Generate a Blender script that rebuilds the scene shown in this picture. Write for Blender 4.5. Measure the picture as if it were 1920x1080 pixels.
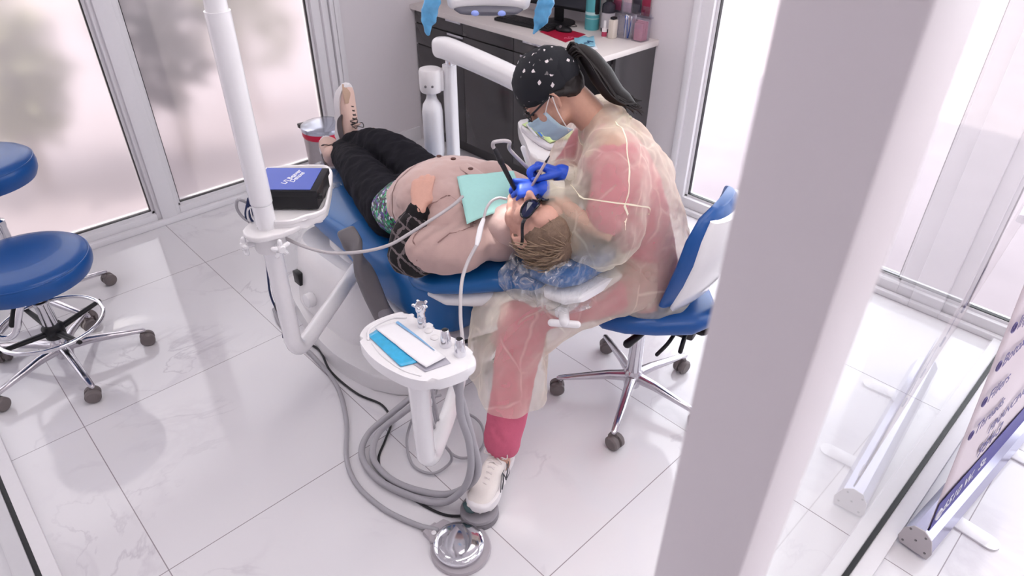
import bpy, bmesh, math, random
from mathutils import Vector, Matrix, noise
random.seed(7)
for o in list(bpy.data.objects): bpy.data.objects.remove(o)
S = bpy.context.scene; COL = S.collection
V = Vector; PI = math.pi

# ---------------------------------------------------------------- camera
cam_d = bpy.data.cameras.new('camera'); cam = bpy.data.objects.new('camera', cam_d); COL.objects.link(cam)
cr = V((0.72226581, -0.69159329, 0.00555181)); cu = V((0.39052314, 0.41444192, 0.82202772)); cf = V((0.57080976, 0.59155441, -0.56942041))
cam.matrix_world = Matrix(((cr.x, cu.x, -cf.x, 0), (cr.y, cu.y, -cf.y, 0), (cr.z, cu.z, -cf.z, 1.85), (0, 0, 0, 1)))
cam_d.sensor_width = 36; cam_d.lens = 1263.48 / 1920 * 36; cam_d.clip_start = 0.02
cam_d.dof.use_dof = True; cam_d.dof.focus_distance = 2.15; cam_d.dof.aperture_fstop = 5.0
S.camera = cam
# ---------------------------------------------------------------- world, sun, exposure
W = bpy.data.worlds.new('sky'); S.world = W; W.use_nodes = True
bg = W.node_tree.nodes['Background']; bg.inputs[0].default_value = (0.93, 0.945, 1.0, 1); bg.inputs[1].default_value = 4.2
sun_d = bpy.data.lights.new('sun', 'SUN'); sun = bpy.data.objects.new('sun', sun_d); COL.objects.link(sun)
sun_d.energy = 7; sun_d.angle = math.radians(1.5); sun_d.color = (1, .95, .86)
sun.rotation_euler = V((-0.75, 0.25, 0.8)).to_track_quat('Z', 'Y').to_euler()
S.view_settings.view_transform = 'Standard'; S.view_settings.look = 'None'
S.view_settings.exposure = -0.05; S.view_settings.gamma = 1; S.view_settings.use_curve_mapping = False

# ---------------------------------------------------------------- materials
def lin(c):
    return tuple(((v/255)/12.92 if v/255 <= .04045 else (((v/255)+.055)/1.055)**2.4) for v in c) + (1,)
_M = {}
def mat(name, rgb, rough=.5, metal=0, bump=0, bscale=60, vary=0, trans=0, ior=1.45, coat=0, sheen=0, emit=None, estr=0, bdist=.002, spec=.5, alpha=1):
    if name in _M: return _M[name]
    m = bpy.data.materials.new(name); m.use_nodes = True; nt = m.node_tree; b = nt.nodes['Principled BSDF']
    c = lin(rgb); b.inputs['Base Color'].default_value = c; b.inputs['Roughness'].default_value = rough
    b.inputs['Metallic'].default_value = metal; b.inputs['Transmission Weight'].default_value = trans; b.inputs['IOR'].default_value = ior
    b.inputs['Coat Weight'].default_value = coat; b.inputs['Sheen Weight'].default_value = sheen; b.inputs['Specular IOR Level'].default_value = spec
    b.inputs['Alpha'].default_value = alpha
    if emit: b.inputs['Emission Color'].default_value = lin(emit); b.inputs['Emission Strength'].default_value = estr
    tc = nt.nodes.new('ShaderNodeTexCoord'); n = nt.nodes.new('ShaderNodeTexNoise'); n.inputs['Scale'].default_value = bscale; n.inputs['Detail'].default_value = 4
    nt.links.new(tc.outputs['Object'], n.inputs['Vector'])
    if bump:
        bp = nt.nodes.new('ShaderNodeBump'); bp.inputs['Strength'].default_value = bump; bp.inputs['Distance'].default_value = bdist
        nt.links.new(n.outputs['Fac'], bp.inputs['Height']); nt.links.new(bp.outputs[0], b.inputs['Normal'])
    if vary:
        mx = nt.nodes.new('ShaderNodeMix'); mx.data_type = 'RGBA'; mx.inputs[6].default_value = tuple(v*(1-vary) for v in c[:3])+(1,); mx.inputs[7].default_value = tuple(min(1, v*(1+vary)) for v in c[:3])+(1,)
        nt.links.new(n.outputs['Fac'], mx.inputs[0]); nt.links.new(mx.outputs[2], b.inputs['Base Color'])
    _M[name] = m; return m
def N(nt, t, **kw):
    n = nt.nodes.new(t)
    for k, v in kw.items():
        if k.startswith('i_'):
            key = k[2:]; key = int(key) if key.isdigit() else key
            n.inputs[key].default_value = v
        else: setattr(n, k, v)
    return n

WHITE = mat('white_plastic', (236, 234, 236), .28, coat=.3, vary=.02)
WHITE2 = mat('white_enamel', (240, 239, 242), .2, coat=.5, vary=.015)
FRAME = mat('white_frame_paint', (232, 230, 234), .35, vary=.02)
WALL = mat('wall_paint', (222, 217, 221), .7, bump=.05, vary=.015)
BLUE = mat('blue_vinyl', (14, 92, 158), .34, bump=.12, bscale=260, vary=.05, coat=.15, bdist=.0006)
BLUE2 = mat('deep_blue_vinyl', (8, 78, 150), .38, bump=.12, bscale=260, vary=.06, coat=.15, bdist=.0006)
GREYP = mat('grey_plastic', (112, 108, 112), .45, vary=.04)
GREYC = mat('caster_grey', (116, 108, 108), .5, vary=.05)
BLACK = mat('black_plastic', (22, 22, 26), .4, vary=.1)
CHROME = mat('chrome', (225, 225, 230), .09, metal=1, vary=.02)
ALU = mat('polished_aluminium', (205, 202, 208), .2, metal=1, vary=.04)
CABLEG = mat('grey_hose', (168, 166, 172), .45, vary=.03)
CABLEL = mat('pale_grey_hose', (190, 185, 188), .45, vary=.03)
SKINP = mat('skin_light', (210, 162, 146), .5, bump=.15, bscale=130, vary=.06, bdist=.0008)
SKINH = mat('skin_warm', (204, 158, 138), .5, bump=.12, bscale=130, vary=.06, bdist=.0008)
GLOVE = mat('blue_nitrile', (38, 84, 205), .42, bump=.3, bscale=70, vary=.08, bdist=.002)
SHOEW = mat('shoe_white', (233, 226, 222), .65, bump=.3, bscale=220, vary=.03, bdist=.001)

def marble():
    m = bpy.data.materials.new('marble_tile'); m.use_nodes = True; nt = m.node_tree; b = nt.nodes['Principled BSDF']; L = nt.links.new
    tc = N(nt, 'ShaderNodeTexCoord'); sep = N(nt, 'ShaderNodeSeparateXYZ'); L(tc.outputs['Object'], sep.inputs[0])
    def line(out, off):
        a = N(nt, 'ShaderNodeMath', operation='SUBTRACT', i_1=off); L(out, a.inputs[0])
        d = N(nt, 'ShaderNodeMath', operation='DIVIDE', i_1=.8); L(a.outputs[0], d.inputs[0])
        r = N(nt, 'ShaderNodeMath', operation='ROUND'); L(d.outputs[0], r.inputs[0])
        s = N(nt, 'ShaderNodeMath', operation='SUBTRACT'); L(d.outputs[0], s.inputs[0]); L(r.outputs[0], s.inputs[1])
        ab = N(nt, 'ShaderNodeMath', operation='ABSOLUTE'); L(s.outputs[0], ab.inputs[0])
        lt = N(nt, 'ShaderNodeMath', operation='LESS_THAN', i_1=.0019); L(ab.outputs[0], lt.inputs[0])
        return lt, d
    lx, dx = line(sep.outputs[0], .08); ly, dy = line(sep.outputs[1], 1.555)
    mxl = N(nt, 'ShaderNodeMath', operation='MAXIMUM'); L(lx.outputs[0], mxl.inputs[0]); L(ly.outputs[0], mxl.inputs[1])
    # a different vein pattern per tile
    fx = N(nt, 'ShaderNodeMath', operation='FLOOR'); fy = N(nt, 'ShaderNodeMath', operation='FLOOR'); L(dx.outputs[0], fx.inputs[0]); L(dy.outputs[0], fy.inputs[0])
    cb = N(nt, 'ShaderNodeCombineXYZ'); L(fx.outputs[0], cb.inputs[0]); L(fy.outputs[0], cb.inputs[1])
    wn = N(nt, 'ShaderNodeTexWhiteNoise', noise_dimensions='3D'); L(cb.outputs[0], wn.inputs[0])
    vm = N(nt, 'ShaderNodeVectorMath', operation='MULTIPLY_ADD'); vm.inputs[1].default_value = (9, 9, 9); L(wn.outputs['Color'], vm.inputs[0]); L(tc.outputs['Object'], vm.inputs[2])
    def vein(scale, dist, w, lac):
        n1 = N(nt, 'ShaderNodeTexNoise', i_Scale=scale, i_Detail=6, i_Roughness=.55, i_Distortion=dist); L(vm.outputs[0], n1.inputs['Vector'])
        s = N(nt, 'ShaderNodeMath', operation='SUBTRACT', i_1=.5); L(n1.outputs['Fac'], s.inputs[0])
        a = N(nt, 'ShaderNodeMath', operation='ABSOLUTE'); L(s.outputs[0], a.inputs[0])
        r = N(nt, 'ShaderNodeMapRange', i_1=0., i_2=w, i_3=1., i_4=0.); L(a.outputs[0], r.inputs[0]); return r
    v1 = vein(1.3, 1.2, .012, 2); v2 = vein(2.6, .6, .05, 2)
    msk = N(nt, 'ShaderNodeTexNoise', i_Scale=1.7, i_Detail=2); L(vm.outputs[0], msk.inputs['Vector'])
    mr = N(nt, 'ShaderNodeMapRange', i_1=.52, i_2=.75, i_3=0., i_4=.62); L(msk.outputs['Fac'], mr.inputs[0])
    p1 = N(nt, 'ShaderNodeMath', operation='MULTIPLY'); L(v1.outputs[0], p1.inputs[0]); L(mr.outputs[0], p1.inputs[1])
    p2 = N(nt, 'ShaderNodeMath', operation='MULTIPLY'); L(v2.outputs[0], p2.inputs[0]); L(mr.outputs[0], p2.inputs[1])
    base = lin((230, 228, 232)); 
    m1 = N(nt, 'ShaderNodeMix', data_type='RGBA'); m1.inputs[6].default_value = base; m1.inputs[7].default_value = lin((203, 198, 206)); L(p2.outputs[0], m1.inputs[0])
    m2 = N(nt, 'ShaderNodeMix', data_type='RGBA'); m2.inputs[7].default_value = lin((178, 172, 182)); L(m1.outputs[2], m2.inputs[6]); L(p1.outputs[0], m2.inputs[0])
    m3 = N(nt, 'ShaderNodeMix', data_type='RGBA'); m3.inputs[7].default_value = lin((158, 150, 156)); L(m2.outputs[2], m3.inputs[6]); L(mxl.outputs[0], m3.inputs[0])
    L(m3.outputs[2], b.inputs['Base Color']); b.inputs['Roughness'].default_value = .07; b.inputs['Specular IOR Level'].default_value = .62
    return m
MARBLE = marble()

def thin_glass(name, tint=(1, 1, 1, 1), refl=.1, frost=0.):
    m = bpy.data.materials.new(name); m.use_nodes = True; nt = m.node_tree; L = nt.links.new; nt.nodes.remove(nt.nodes['Principled BSDF'])
    out = nt.nodes['Material Output']; t = N(nt, 'ShaderNodeBsdfTransparent'); t.inputs[0].default_value = tint
    g = N(nt, 'ShaderNodeBsdfGlossy', i_Roughness=.02); fr = N(nt, 'ShaderNodeFresnel', i_IOR=1.5)
    mu = N(nt, 'ShaderNodeMath', operation='MULTIPLY_ADD', i_1=.45, i_2=refl*.1); L(fr.outputs[0], mu.inputs[0])
    mx = N(nt, 'ShaderNodeMixShader'); L(mu.outputs[0], mx.inputs[0]); L(t.outputs[0], mx.inputs[1]); L(g.outputs[0], mx.inputs[2])
    L(mx.outputs[0], out.inputs[0]); return m
GLASS = thin_glass('clear_glass', (.97, .98, .98, 1))
def frosted():
    m = bpy.data.materials.new('frosted_glass'); m.use_nodes = True; nt = m.node_tree; L = nt.links.new; nt.nodes.remove(nt.nodes['Principled BSDF'])
    out = nt.nodes['Material Output']
    r = N(nt, 'ShaderNodeBsdfRefraction', i_Roughness=.5, i_IOR=1.25); r.inputs[0].default_value = (.66, .64, .645, 1)
    tl = N(nt, 'ShaderNodeBsdfTranslucent'); tl.inputs[0].default_value = lin((186, 178, 182))
    g = N(nt, 'ShaderNodeBsdfGlossy', i_Roughness=.12); fr = N(nt, 'ShaderNodeFresnel', i_IOR=1.4)
    m1 = N(nt, 'ShaderNodeMixShader', i_0=.3); L(r.outputs[0], m1.inputs[1]); L(tl.outputs[0], m1.inputs[2])
    m2 = N(nt, 'ShaderNodeMixShader'); L(fr.outputs[0], m2.inputs[0]); L(m1.outputs[0], m2.inputs[1]); L(g.outputs[0], m2.inputs[2])
    L(m2.outputs[0], out.inputs[0]); return m
FROST = frosted()

# ---------------------------------------------------------------- mesh helpers
def finish(name, bm, m, parent=None, smooth=True, ang=40):
    bmesh.ops.recalc_face_normals(bm, faces=bm.faces)
    me = bpy.data.meshes.new(name); bm.to_mesh(me); bm.free()
    for mm in (m if isinstance(m, (list, tuple)) else [m]): me.materials.append(mm)
    o = bpy.data.objects.new(name, me); COL.objects.link(o)
    if smooth:
        me.polygons.foreach_set('use_smooth', [True]*len(me.polygons))
        try: me.set_sharp_from_angle(angle=math.radians(ang))
        except Exception: pass
    if parent is not None:
        o.parent = parent; o.matrix_parent_inverse = Matrix.Identity(4)
        o.location = -V(parent.location) if parent.parent is None else (0, 0, 0)
    return o
def thing(name, label, cat, loc=(0, 0, 0), group=None):
    o = bpy.data.objects.new(name, None); COL.objects.link(o); o.location = loc; o.empty_display_size = .1
    o['label'] = label; o['category'] = cat
    if group: o['group'] = group
    return o
def tag(o, label, cat, group=None, kind=None):
    if label: o['label'] = label
    if cat: o['category'] = cat
    if group: o['group'] = group
    if kind: o['kind'] = kind
    return o
def struct(name, bm, m, parent=None, smooth=False):
    o = finish(name, bm, m, parent, smooth)
    if parent is None: o['kind'] = 'structure'
    return o
def nb(): return bmesh.new()
def box(bm, a, b, bev=0, seg=2, M=None):
    a = V(a); b = V(b); c = (a+b)/2; s = b-a
    t = bmesh.new(); bmesh.ops.create_cube(t, size=1); bmesh.ops.scale(t, vec=s, verts=t.verts)
    if bev: bmesh.ops.bevel(t, geom=t.edges[:], offset=bev, segments=seg, affect='EDGES', profile=.5)
    bmesh.ops.translate(t, vec=c, verts=t.verts)
    if M is not None: bmesh.ops.transform(t, matrix=M, verts=t.verts)
    join(bm, t); return bm
def join(bm, t):
    me = bpy.data.meshes.new('t'); t.to_mesh(me); t.free(); bm.from_mesh(me); bpy.data.meshes.remove(me)
def ell(bm, c, r, ax=None, seg=20):
    t = bmesh.new(); bmesh.ops.create_uvsphere(t, u_segments=seg, v_segments=seg//2+2, radius=1)
    if isinstance(r, (int, float)): r = (r, r, r)
    bmesh.ops.scale(t, vec=r, verts=t.verts)
    M = Matrix.Identity(4)
    if ax is not None:
        M = Matrix([[ax[0][i], ax[1][i], ax[2][i]] for i in range(3)]).to_4x4()
    M = Matrix.Translation(V(c)) @ M
    bmesh.ops.transform(t, matrix=M, verts=t.verts); join(bm, t); return bm
def spline(pts, n=8):
    pts = [V(p) for p in pts]
    if len(pts) < 3: return pts
    P = [pts[0]*2-pts[1]] + pts + [pts[-1]*2-pts[-2]]; out = []
    for i in range(1, len(P)-2):
        p0, p1, p2, p3 = P[i-1:i+3]
        for k in range(n):
            t = k/n
            out.append(.5*((2*p1)+(p2-p0)*t+(2*p0-5*p1+4*p2-p3)*t*t+(3*p1-p0-3*p2+p3)*t**3))
    out.append(pts[-1]); return out
def lerp_list(vals, n):
    out = []
    for i in range(len(vals)-1):
        for k in range(n):
            t = k/n; a, b = vals[i], vals[i+1]
            out.append(tuple(x*(1-t)+y*t for x, y in zip(a, b)) if isinstance(a, tuple) else a*(1-t)+b*t)
    out.append(vals[-1]); return out
def tube(bm, pts, rad, up=None, seg=12, sm=0, cap='round', closed=False, power=2.):
    """tube along pts; rad scalar, list, or list of (side, up) radii"""
    pts = [V(p) for p in pts]
    if not isinstance(rad, list): rad = [rad]*len(pts)
    if sm:
        rad = lerp_list(rad, sm); pts = spline(pts, sm)
    rr = [(r, r) if isinstance(r, (int, float)) else r for r in rad]
    n = len(pts); T = []
    for i in range(n):
        a = pts[max(i-1, 0)]; b = pts[min(i+1, n-1)]
        if closed: a = pts[(i-1) % n]; b = pts[(i+1) % n]
        d = b-a; T.append(d.normalized() if d.length > 1e-9 else V((0, 0, 1)))
    u = V(up) if up is not None else (V((0, 0, 1)) if abs(T[0].z) < .9 else V((1, 0, 0)))
    rings = []; frames = []
    for i in range(n):
        if up is not None: u = V(up)
        u = (u - T[i]*u.dot(T[i]))
        if u.length < 1e-6: u = T[i].orthogonal()
        u.normalize(); s = T[i].cross(u); frames.append((u.copy(), s))
    def ring(c, u, s, a, b):
        vs = []
        for k in range(seg):
            th = 2*PI*k/seg; x = math.cos(th); y = math.sin(th)
            if power != 2.:
                x = math.copysign(abs(x)**(2/power), x); y = math.copysign(abs(y)**(2/power), y)
            vs.append(bm.verts.new(c+s*x*a+u*y*b))
        return vs
    def capring(i, sgn):
        u, s = frames[i]; a, b = rr[i]; m = min(a, b); out = []
        for q in ([.5, .87] if m < .02 else [.3, .6, .85, .97]):
            k = math.sqrt(1-q*q); out.append(ring(pts[i]+T[i]*sgn*m*q, u, s, a-m+m*k, b-m+m*k))
        return out, pts[i]+T[i]*sgn*m
    seq = []; tip0 = tip1 = None
    if cap == 'round' and not closed:
        rs, tip0 = capring(0, -1); seq += rs[::-1]
    for i in range(n): seq.append(ring(pts[i], *frames[i], *rr[i]))
    if cap == 'round' and not closed:
        rs, tip1 = capring(n-1, 1); seq += rs
    m = len(seq)
    for i in range(m if closed else m-1):
        A = seq[i]; B = seq[(i+1) % m]
        for k in range(seg): bm.faces.new((A[k], A[(k+1) % seg], B[(k+1) % seg], B[k]))
    if not closed and cap:
        for R_, tp in ((seq[0], tip0), (seq[-1], tip1)):
            if tp is None: bm.faces.new(R_)
            else:
                v = bm.verts.new(tp)
                for k in range(seg): bm.faces.new((R_[k], R_[(k+1) % seg], v))
    return bm
def lathe(bm, prof, c=(0, 0, 0), seg=32, ax=None):
    """profile list of (r, z)"""
    c = V(c); az = V(ax).normalized() if ax is not None else V((0, 0, 1)); a1 = az.orthogonal().normalized(); a2 = az.cross(a1)
    rings = []
    for r, z in prof:
        if r < 1e-6: rings.append([bm.verts.new(c+az*z)])
        else: rings.append([bm.verts.new(c+az*z+(a1*math.cos(2*PI*k/seg)+a2*math.sin(2*PI*k/seg))*r) for k in range(seg)])
    for A, B in zip(rings[:-1], rings[1:]):
        for k in range(seg):
            if len(A) == 1 and len(B) == 1: continue
            if len(A) == 1: bm.faces.new((A[0], B[k], B[(k+1) % seg]))
            elif len(B) == 1: bm.faces.new((A[k], A[(k+1) % seg], B[0]))
            else: bm.faces.new((A[k], A[(k+1) % seg], B[(k+1) % seg], B[k]))
    for R_ in (rings[0], rings[-1]):
        if len(R_) > 2: bm.faces.new(R_)
    return bm
def prism(bm, outline, z0, z1, bev=0, seg=3, M=None, sm=0):
    o = [V((p[0], p[1], 0)) for p in outline]
    if sm:
        k = len(o); o2 = []
        for i in range(k):
            p0, p1, p2, p3 = o[i-1], o[i], o[(i+1) % k], o[(i+2) % k]
            for q in range(sm):
                t = q/sm; o2.append(.5*((2*p1)+(p2-p0)*t+(2*p0-5*p1+4*p2-p3)*t*t+(3*p1-p0-3*p2+p3)*t**3))
        o = o2
    t = bmesh.new(); A = [t.verts.new((p.x, p.y, z0)) for p in o]; B = [t.verts.new((p.x, p.y, z1)) for p in o]
    t.faces.new(A); f = t.faces.new(B); n = len(o)
    for k in range(n): t.faces.new((A[k], A[(k+1) % n], B[(k+1) % n], B[k]))
    if bev:
        es = [e for e in t.edges if abs(e.verts[0].co.z-e.verts[1].co.z) < 1e-7]
        bmesh.ops.bevel(t, geom=es, offset=bev, segments=seg, affect='EDGES', profile=.5)
    if M is not None: bmesh.ops.transform(t, matrix=M, verts=t.verts)
    join(bm, t); return bm
def loft(bm, secs, n=28, p=2.6):
    """secs: list of (center, half-width, half-height, side vector, up vector)"""
    rings = []
    for c, a, b, s, u in secs:
        c = V(c); s = V(s).normalized(); u = V(u).normalized(); R_ = []
        for k in range(n):
            th = 2*PI*k/n; x = math.cos(th); y = math.sin(th)
            x = math.copysign(abs(x)**(2/p), x); y = math.copysign(abs(y)**(2/p), y)
            R_.append(bm.verts.new(c+s*x*a+u*y*b))
        rings.append(R_)
    for A, B in zip(rings[:-1], rings[1:]):
        for k in range(n): bm.faces.new((A[k], A[(k+1) % n], B[(k+1) % n], B[k]))
    bm.faces.new(rings[0]); bm.faces.new(rings[-1]); return bm
def mods(o, voxel=0, smooth=0, disp=None, sub=0, solid=0):
    if solid:
        m = o.modifiers.new('solid', 'SOLIDIFY'); m.thickness = solid; m.offset = 0
    if voxel:
        m = o.modifiers.new('remesh', 'REMESH'); m.mode = 'VOXEL'; m.voxel_size = voxel; m.use_smooth_shade = True
    if smooth:
        m = o.modifiers.new('smooth', 'SMOOTH'); m.iterations = smooth; m.factor = .5
    if sub:
        m = o.modifiers.new('sub', 'SUBSURF'); m.levels = m.render_levels = sub
    for d in (disp or []):
        size, strg = d[:2]
        t = bpy.data.textures.new('folds', 'CLOUDS'); t.noise_scale = size; t.noise_depth = 2
        if len(d) > 2: t.noise_type = 'HARD_NOISE'
        m = o.modifiers.new('folds', 'DISPLACE'); m.texture = t; m.strength = strg; m.mid_level = .5; m.texture_coords = 'GLOBAL'
    return o
def text(name, s, size, M, m, parent, extrude=.0006, shear=0, align='LEFT', bold=0):
    cu_ = bpy.data.curves.new(name, 'FONT'); cu_.body = s; cu_.size = size; cu_.extrude = extrude; cu_.shear = shear; cu_.align_x = align; cu_.offset = bold; cu_.resolution_u = 3
    t = bpy.data.objects.new('tmp', cu_); COL.objects.link(t); bpy.context.view_layer.update()
    me = bpy.data.meshes.new_from_object(t.evaluated_get(bpy.context.evaluated_depsgraph_get()))
    bpy.data.objects.remove(t); me.transform(M); me.materials.clear(); me.materials.append(m)
    o = bpy.data.objects.new(name, me); COL.objects.link(o)
    o.parent = parent
    o.location = -V(parent.location) if parent.parent is None else (0, 0, 0)
    return o
def frame_m(o, x, y, z=None):
    x = V(x).normalized(); y = V(y); y = (y-x*x.dot(y)).normalized(); z = x.cross(y)
    return Matrix(((x.x, y.x, z.x, o[0]), (x.y, y.y, z.y, o[1]), (x.z, y.z, z.z, o[2]), (0, 0, 0, 1)))
E1 = V((.722, -.692, 0)); E2 = V((.692, .722, 0)); UP = V((0, 0, 1))
# ================================================================ THE ROOM
YW, XW = 3.70, 3.12
bm = nb(); box(bm, (-2.0, -2.6, -.06), (XW+.1, YW+.1, 0)); struct('floor', bm, MARBLE)
bm = nb(); box(bm, (-2.0, -2.6, 2.8), (XW+.1, YW+.1, 2.9)); struct('ceiling', bm, mat('ceiling_paint', (240, 238, 240), .8, bump=.03))
# back wall: windows from x=-1.9 .. 2.12, plaster beyond
bm = nb(); box(bm, (2.13, YW, 0), (XW+.1, YW+.12, 2.8)); box(bm, (-2, YW, 2.62), (2.13, YW+.12, 2.8)); struct('wall_back', bm, WALL)
def window(n, axis, a0, a1, z0, z1, pos, out, glass, fw=.055, dep=.09):
    """frame around [a0,a1]x[z0,z1]; pos = inner face coordinate, out = +1 outward"""
    def bx(b, p, q, d0, d1, zz0, zz1, bev=.004):
        if axis == 'x': box(b, (p, min(pos+d0, pos+d1), zz0), (q, max(pos+d0, pos+d1), zz1), bev)
        else: box(b, (min(pos+d0, pos+d1), p, zz0), (max(pos+d0, pos+d1), q, zz1), bev)
    b = nb()
    bx(b, a0, a0+fw, -.0, dep*out, z0, z1); bx(b, a1-fw, a1, -.0, dep*out, z0, z1)
    bx(b, a0+fw, a1-fw, 0, dep*out, z0, z0+fw*1.05); bx(b, a0+fw, a1-fw, 0, dep*out, z1-fw, z1)
    s = .016                                                    # inner glazing bead, set back
    bx(b, a0+fw, a0+fw+s, .025*out, dep*out*.8, z0+fw, z1-fw, .002); bx(b, a1-fw-s, a1-fw, .025*out, dep*out*.8, z0+fw, z1-fw, .002)
    bx(b, a0+fw, a1-fw, .025*out, dep*out*.8, z0+fw, z0+fw+s, .002); bx(b, a0+fw, a1-fw, .025*out, dep*out*.8, z1-fw-s, z1-fw, .002)
    w = struct('window_%d' % n, b, FRAME, smooth=True)
    e = fw+s
    g = nb(); t = .004; bx(g, a0+e, a0+e+t, .028*out, .05*out, z0+e, z1-e, 0); bx(g, a1-e-t, a1-e, .028*out, .05*out, z0+e, z1-e, 0)
    bx(g, a0+e, a1-e, .028*out, .05*out, z0+e, z0+e+t, 0); bx(g, a0+e, a1-e, .028*out, .05*out, z1-e-t, z1-e, 0)
    finish('gasket', g, BLACK, w, False)
    p = nb(); q = .042*out
    if axis == 'x': vs = [(a0+e, pos+q, z0+e), (a1-e, pos+q, z0+e), (a1-e, pos+q, z1-e), (a0+e, pos+q, z1-e)]
    else: vs = [(pos+q, a0+e, z0+e), (pos+q, a1-e, z0+e), (pos+q, a1-e, z1-e), (pos+q, a0+e, z1-e)]
    p.faces.new([p.verts.new(v) for v in vs]); finish('pane', p, glass, w, False)
    return w
window(1, 'x', -1.95, -.42, .01, 2.62, YW, 1, FROST)
window(2, 'x', -.40, .915, .01, 2.62, YW, 1, FROST)
window(3, 'x', .93, 2.03, .01, 2.62, YW, 1, FROST)
bm = nb(); box(bm, (.878, YW-.018, 0), (.962, YW+.02, 2.62), .006); box(bm, (-.44, YW-.018, 0), (-.38, YW+.02, 2.62), .006)
struct('trim_1', bm, FRAME, smooth=True)
bm = nb(); box(bm, (2.03, YW-.02, 0), (2.07, YW+.1, 2.7), .005); box(bm, (2.078, YW-.028, 0), (2.105, YW+.1, 2.7), .005); box(bm, (2.112, YW-.018, 0), (2.15, YW+.1, 2.7), .005)
struct('trim_2', bm, FRAME, smooth=True)
bm = nb(); box(bm, (-1.95, YW-.03, 0), (2.03, YW-.001, .035), .006); struct('baseboard_window', bm, FRAME, smooth=True)
bm = nb(); box(bm, (2.15, YW-.014, 0), (2.66, YW, .10), .003); struct('baseboard_back', bm, FRAME, smooth=True)
# right wall
bm = nb(); box(bm, (XW, 1.93, 0), (XW+.12, YW+.1, 2.8)); box(bm, (XW, -2.6, 2.62), (XW+.12, 1.93, 2.8)); struct('wall_right', bm, WALL)
window(4, 'y', .55, 1.90, .01, 2.62, XW, 1, GLASS, fw=.07)
window(5, 'y', -.75, .42, .01, 2.62, XW, 1, GLASS, fw=.06)
window(6, 'y', -2.5, -.77, .01, 2.62, XW, 1, GLASS, fw=.06)
bm = nb(); box(bm, (XW-.02, 1.895, 0), (XW+.05, 1.935, 2.7), .006); box(bm, (XW-.03, .42, 0), (XW+.05, .55, 2.7), .006); struct('trim_3', bm, FRAME, smooth=True)
bm = nb(); box(bm, (XW-.03, -2.5, 0), (XW-.001, .42, .03), .006); box(bm, (XW-.03, .55, 0), (XW-.001, 1.895, .03), .006); box(bm, (XW-.014, 1.935, 0), (XW, 2.12, .10), .003); struct('baseboard_right', bm, FRAME, smooth=True)
# hall enclosure behind the camera
bm = nb(); box(bm, (-2.1, -2.7, 0), (XW+.1, -2.6, 2.8)); struct('wall_hall', bm, WALL)
bm = nb(); box(bm, (-2.1, -2.6, 0), (-2.0, YW, 2.8)); struct('wall_left', bm, WALL)
# glass partitions: left one (x=-.2), front one (y=.14)
def track(b, axis, pos, a0, a1, z=0, s=1):
    for d0, d1, h in ((-.055, -.007, .022), (.008, .05, .022)):
        if axis == 'y': box(b, (pos+d0, a0, z), (pos+d1, a1, z+h*s), .002)
        else: box(b, (a0, pos+d0, z), (a1, pos+d1, z+h*s), .002)
bm = nb(); track(bm, 'y', -.205, .19, YW-.03); w = struct('window_7', bm, FRAME)
bm = nb(); box(bm, (-.213, .19, .001), (-.197, YW-.03, .016)); finish('gasket', bm, BLACK, w, False)
bm = nb(); bm.faces.new([bm.verts.new(v) for v in ((-.205, .19, .01), (-.205, YW-.03, .01), (-.205, YW-.03, 2.7), (-.205, .19, 2.7))]); finish('pane', bm, GLASS, w, False)
bm = nb(); box(bm, (-.26, .19, 2.7), (-.15, YW-.03, 2.8)); finish('head_track', bm, FRAME, w, False)
bm = nb(); track(bm, 'x', .144, .46, XW-.03); w = struct('window_8', bm, FRAME)
bm = nb(); box(bm, (.46, .137, .001), (XW-.03, .152, .03)); finish('gasket', bm, BLACK, w, False)
bm = nb(); bm.faces.new([bm.verts.new(v) for v in ((.47, .144, .03), (XW-.03, .144, .03), (XW-.03, .144, 2.7), (.47, .144, 2.7))]); finish('pane', bm, GLASS, w, False)
bm = nb(); box(bm, (.36, .095, 2.7), (XW-.03, .175, 2.8)); finish('head_track', bm, FRAME, w, False)
bm = nb(); box(bm, (.358, .1, 0), (.440, .174, 2.8), .002); struct('trim_4', bm, mat('jamb_paint', (228, 222, 226), .45), smooth=True)
bm = nb(); box(bm, (.450, .118, 0), (.486, .162, 2.8), .003); struct('trim_5', bm, FRAME, smooth=True)
bm = nb(); box(bm, (.440, .112, 0), (.450, .160, 2.8)); struct('trim_6', bm, mat('joint_seal', (140, 122, 130), .7))
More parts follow.
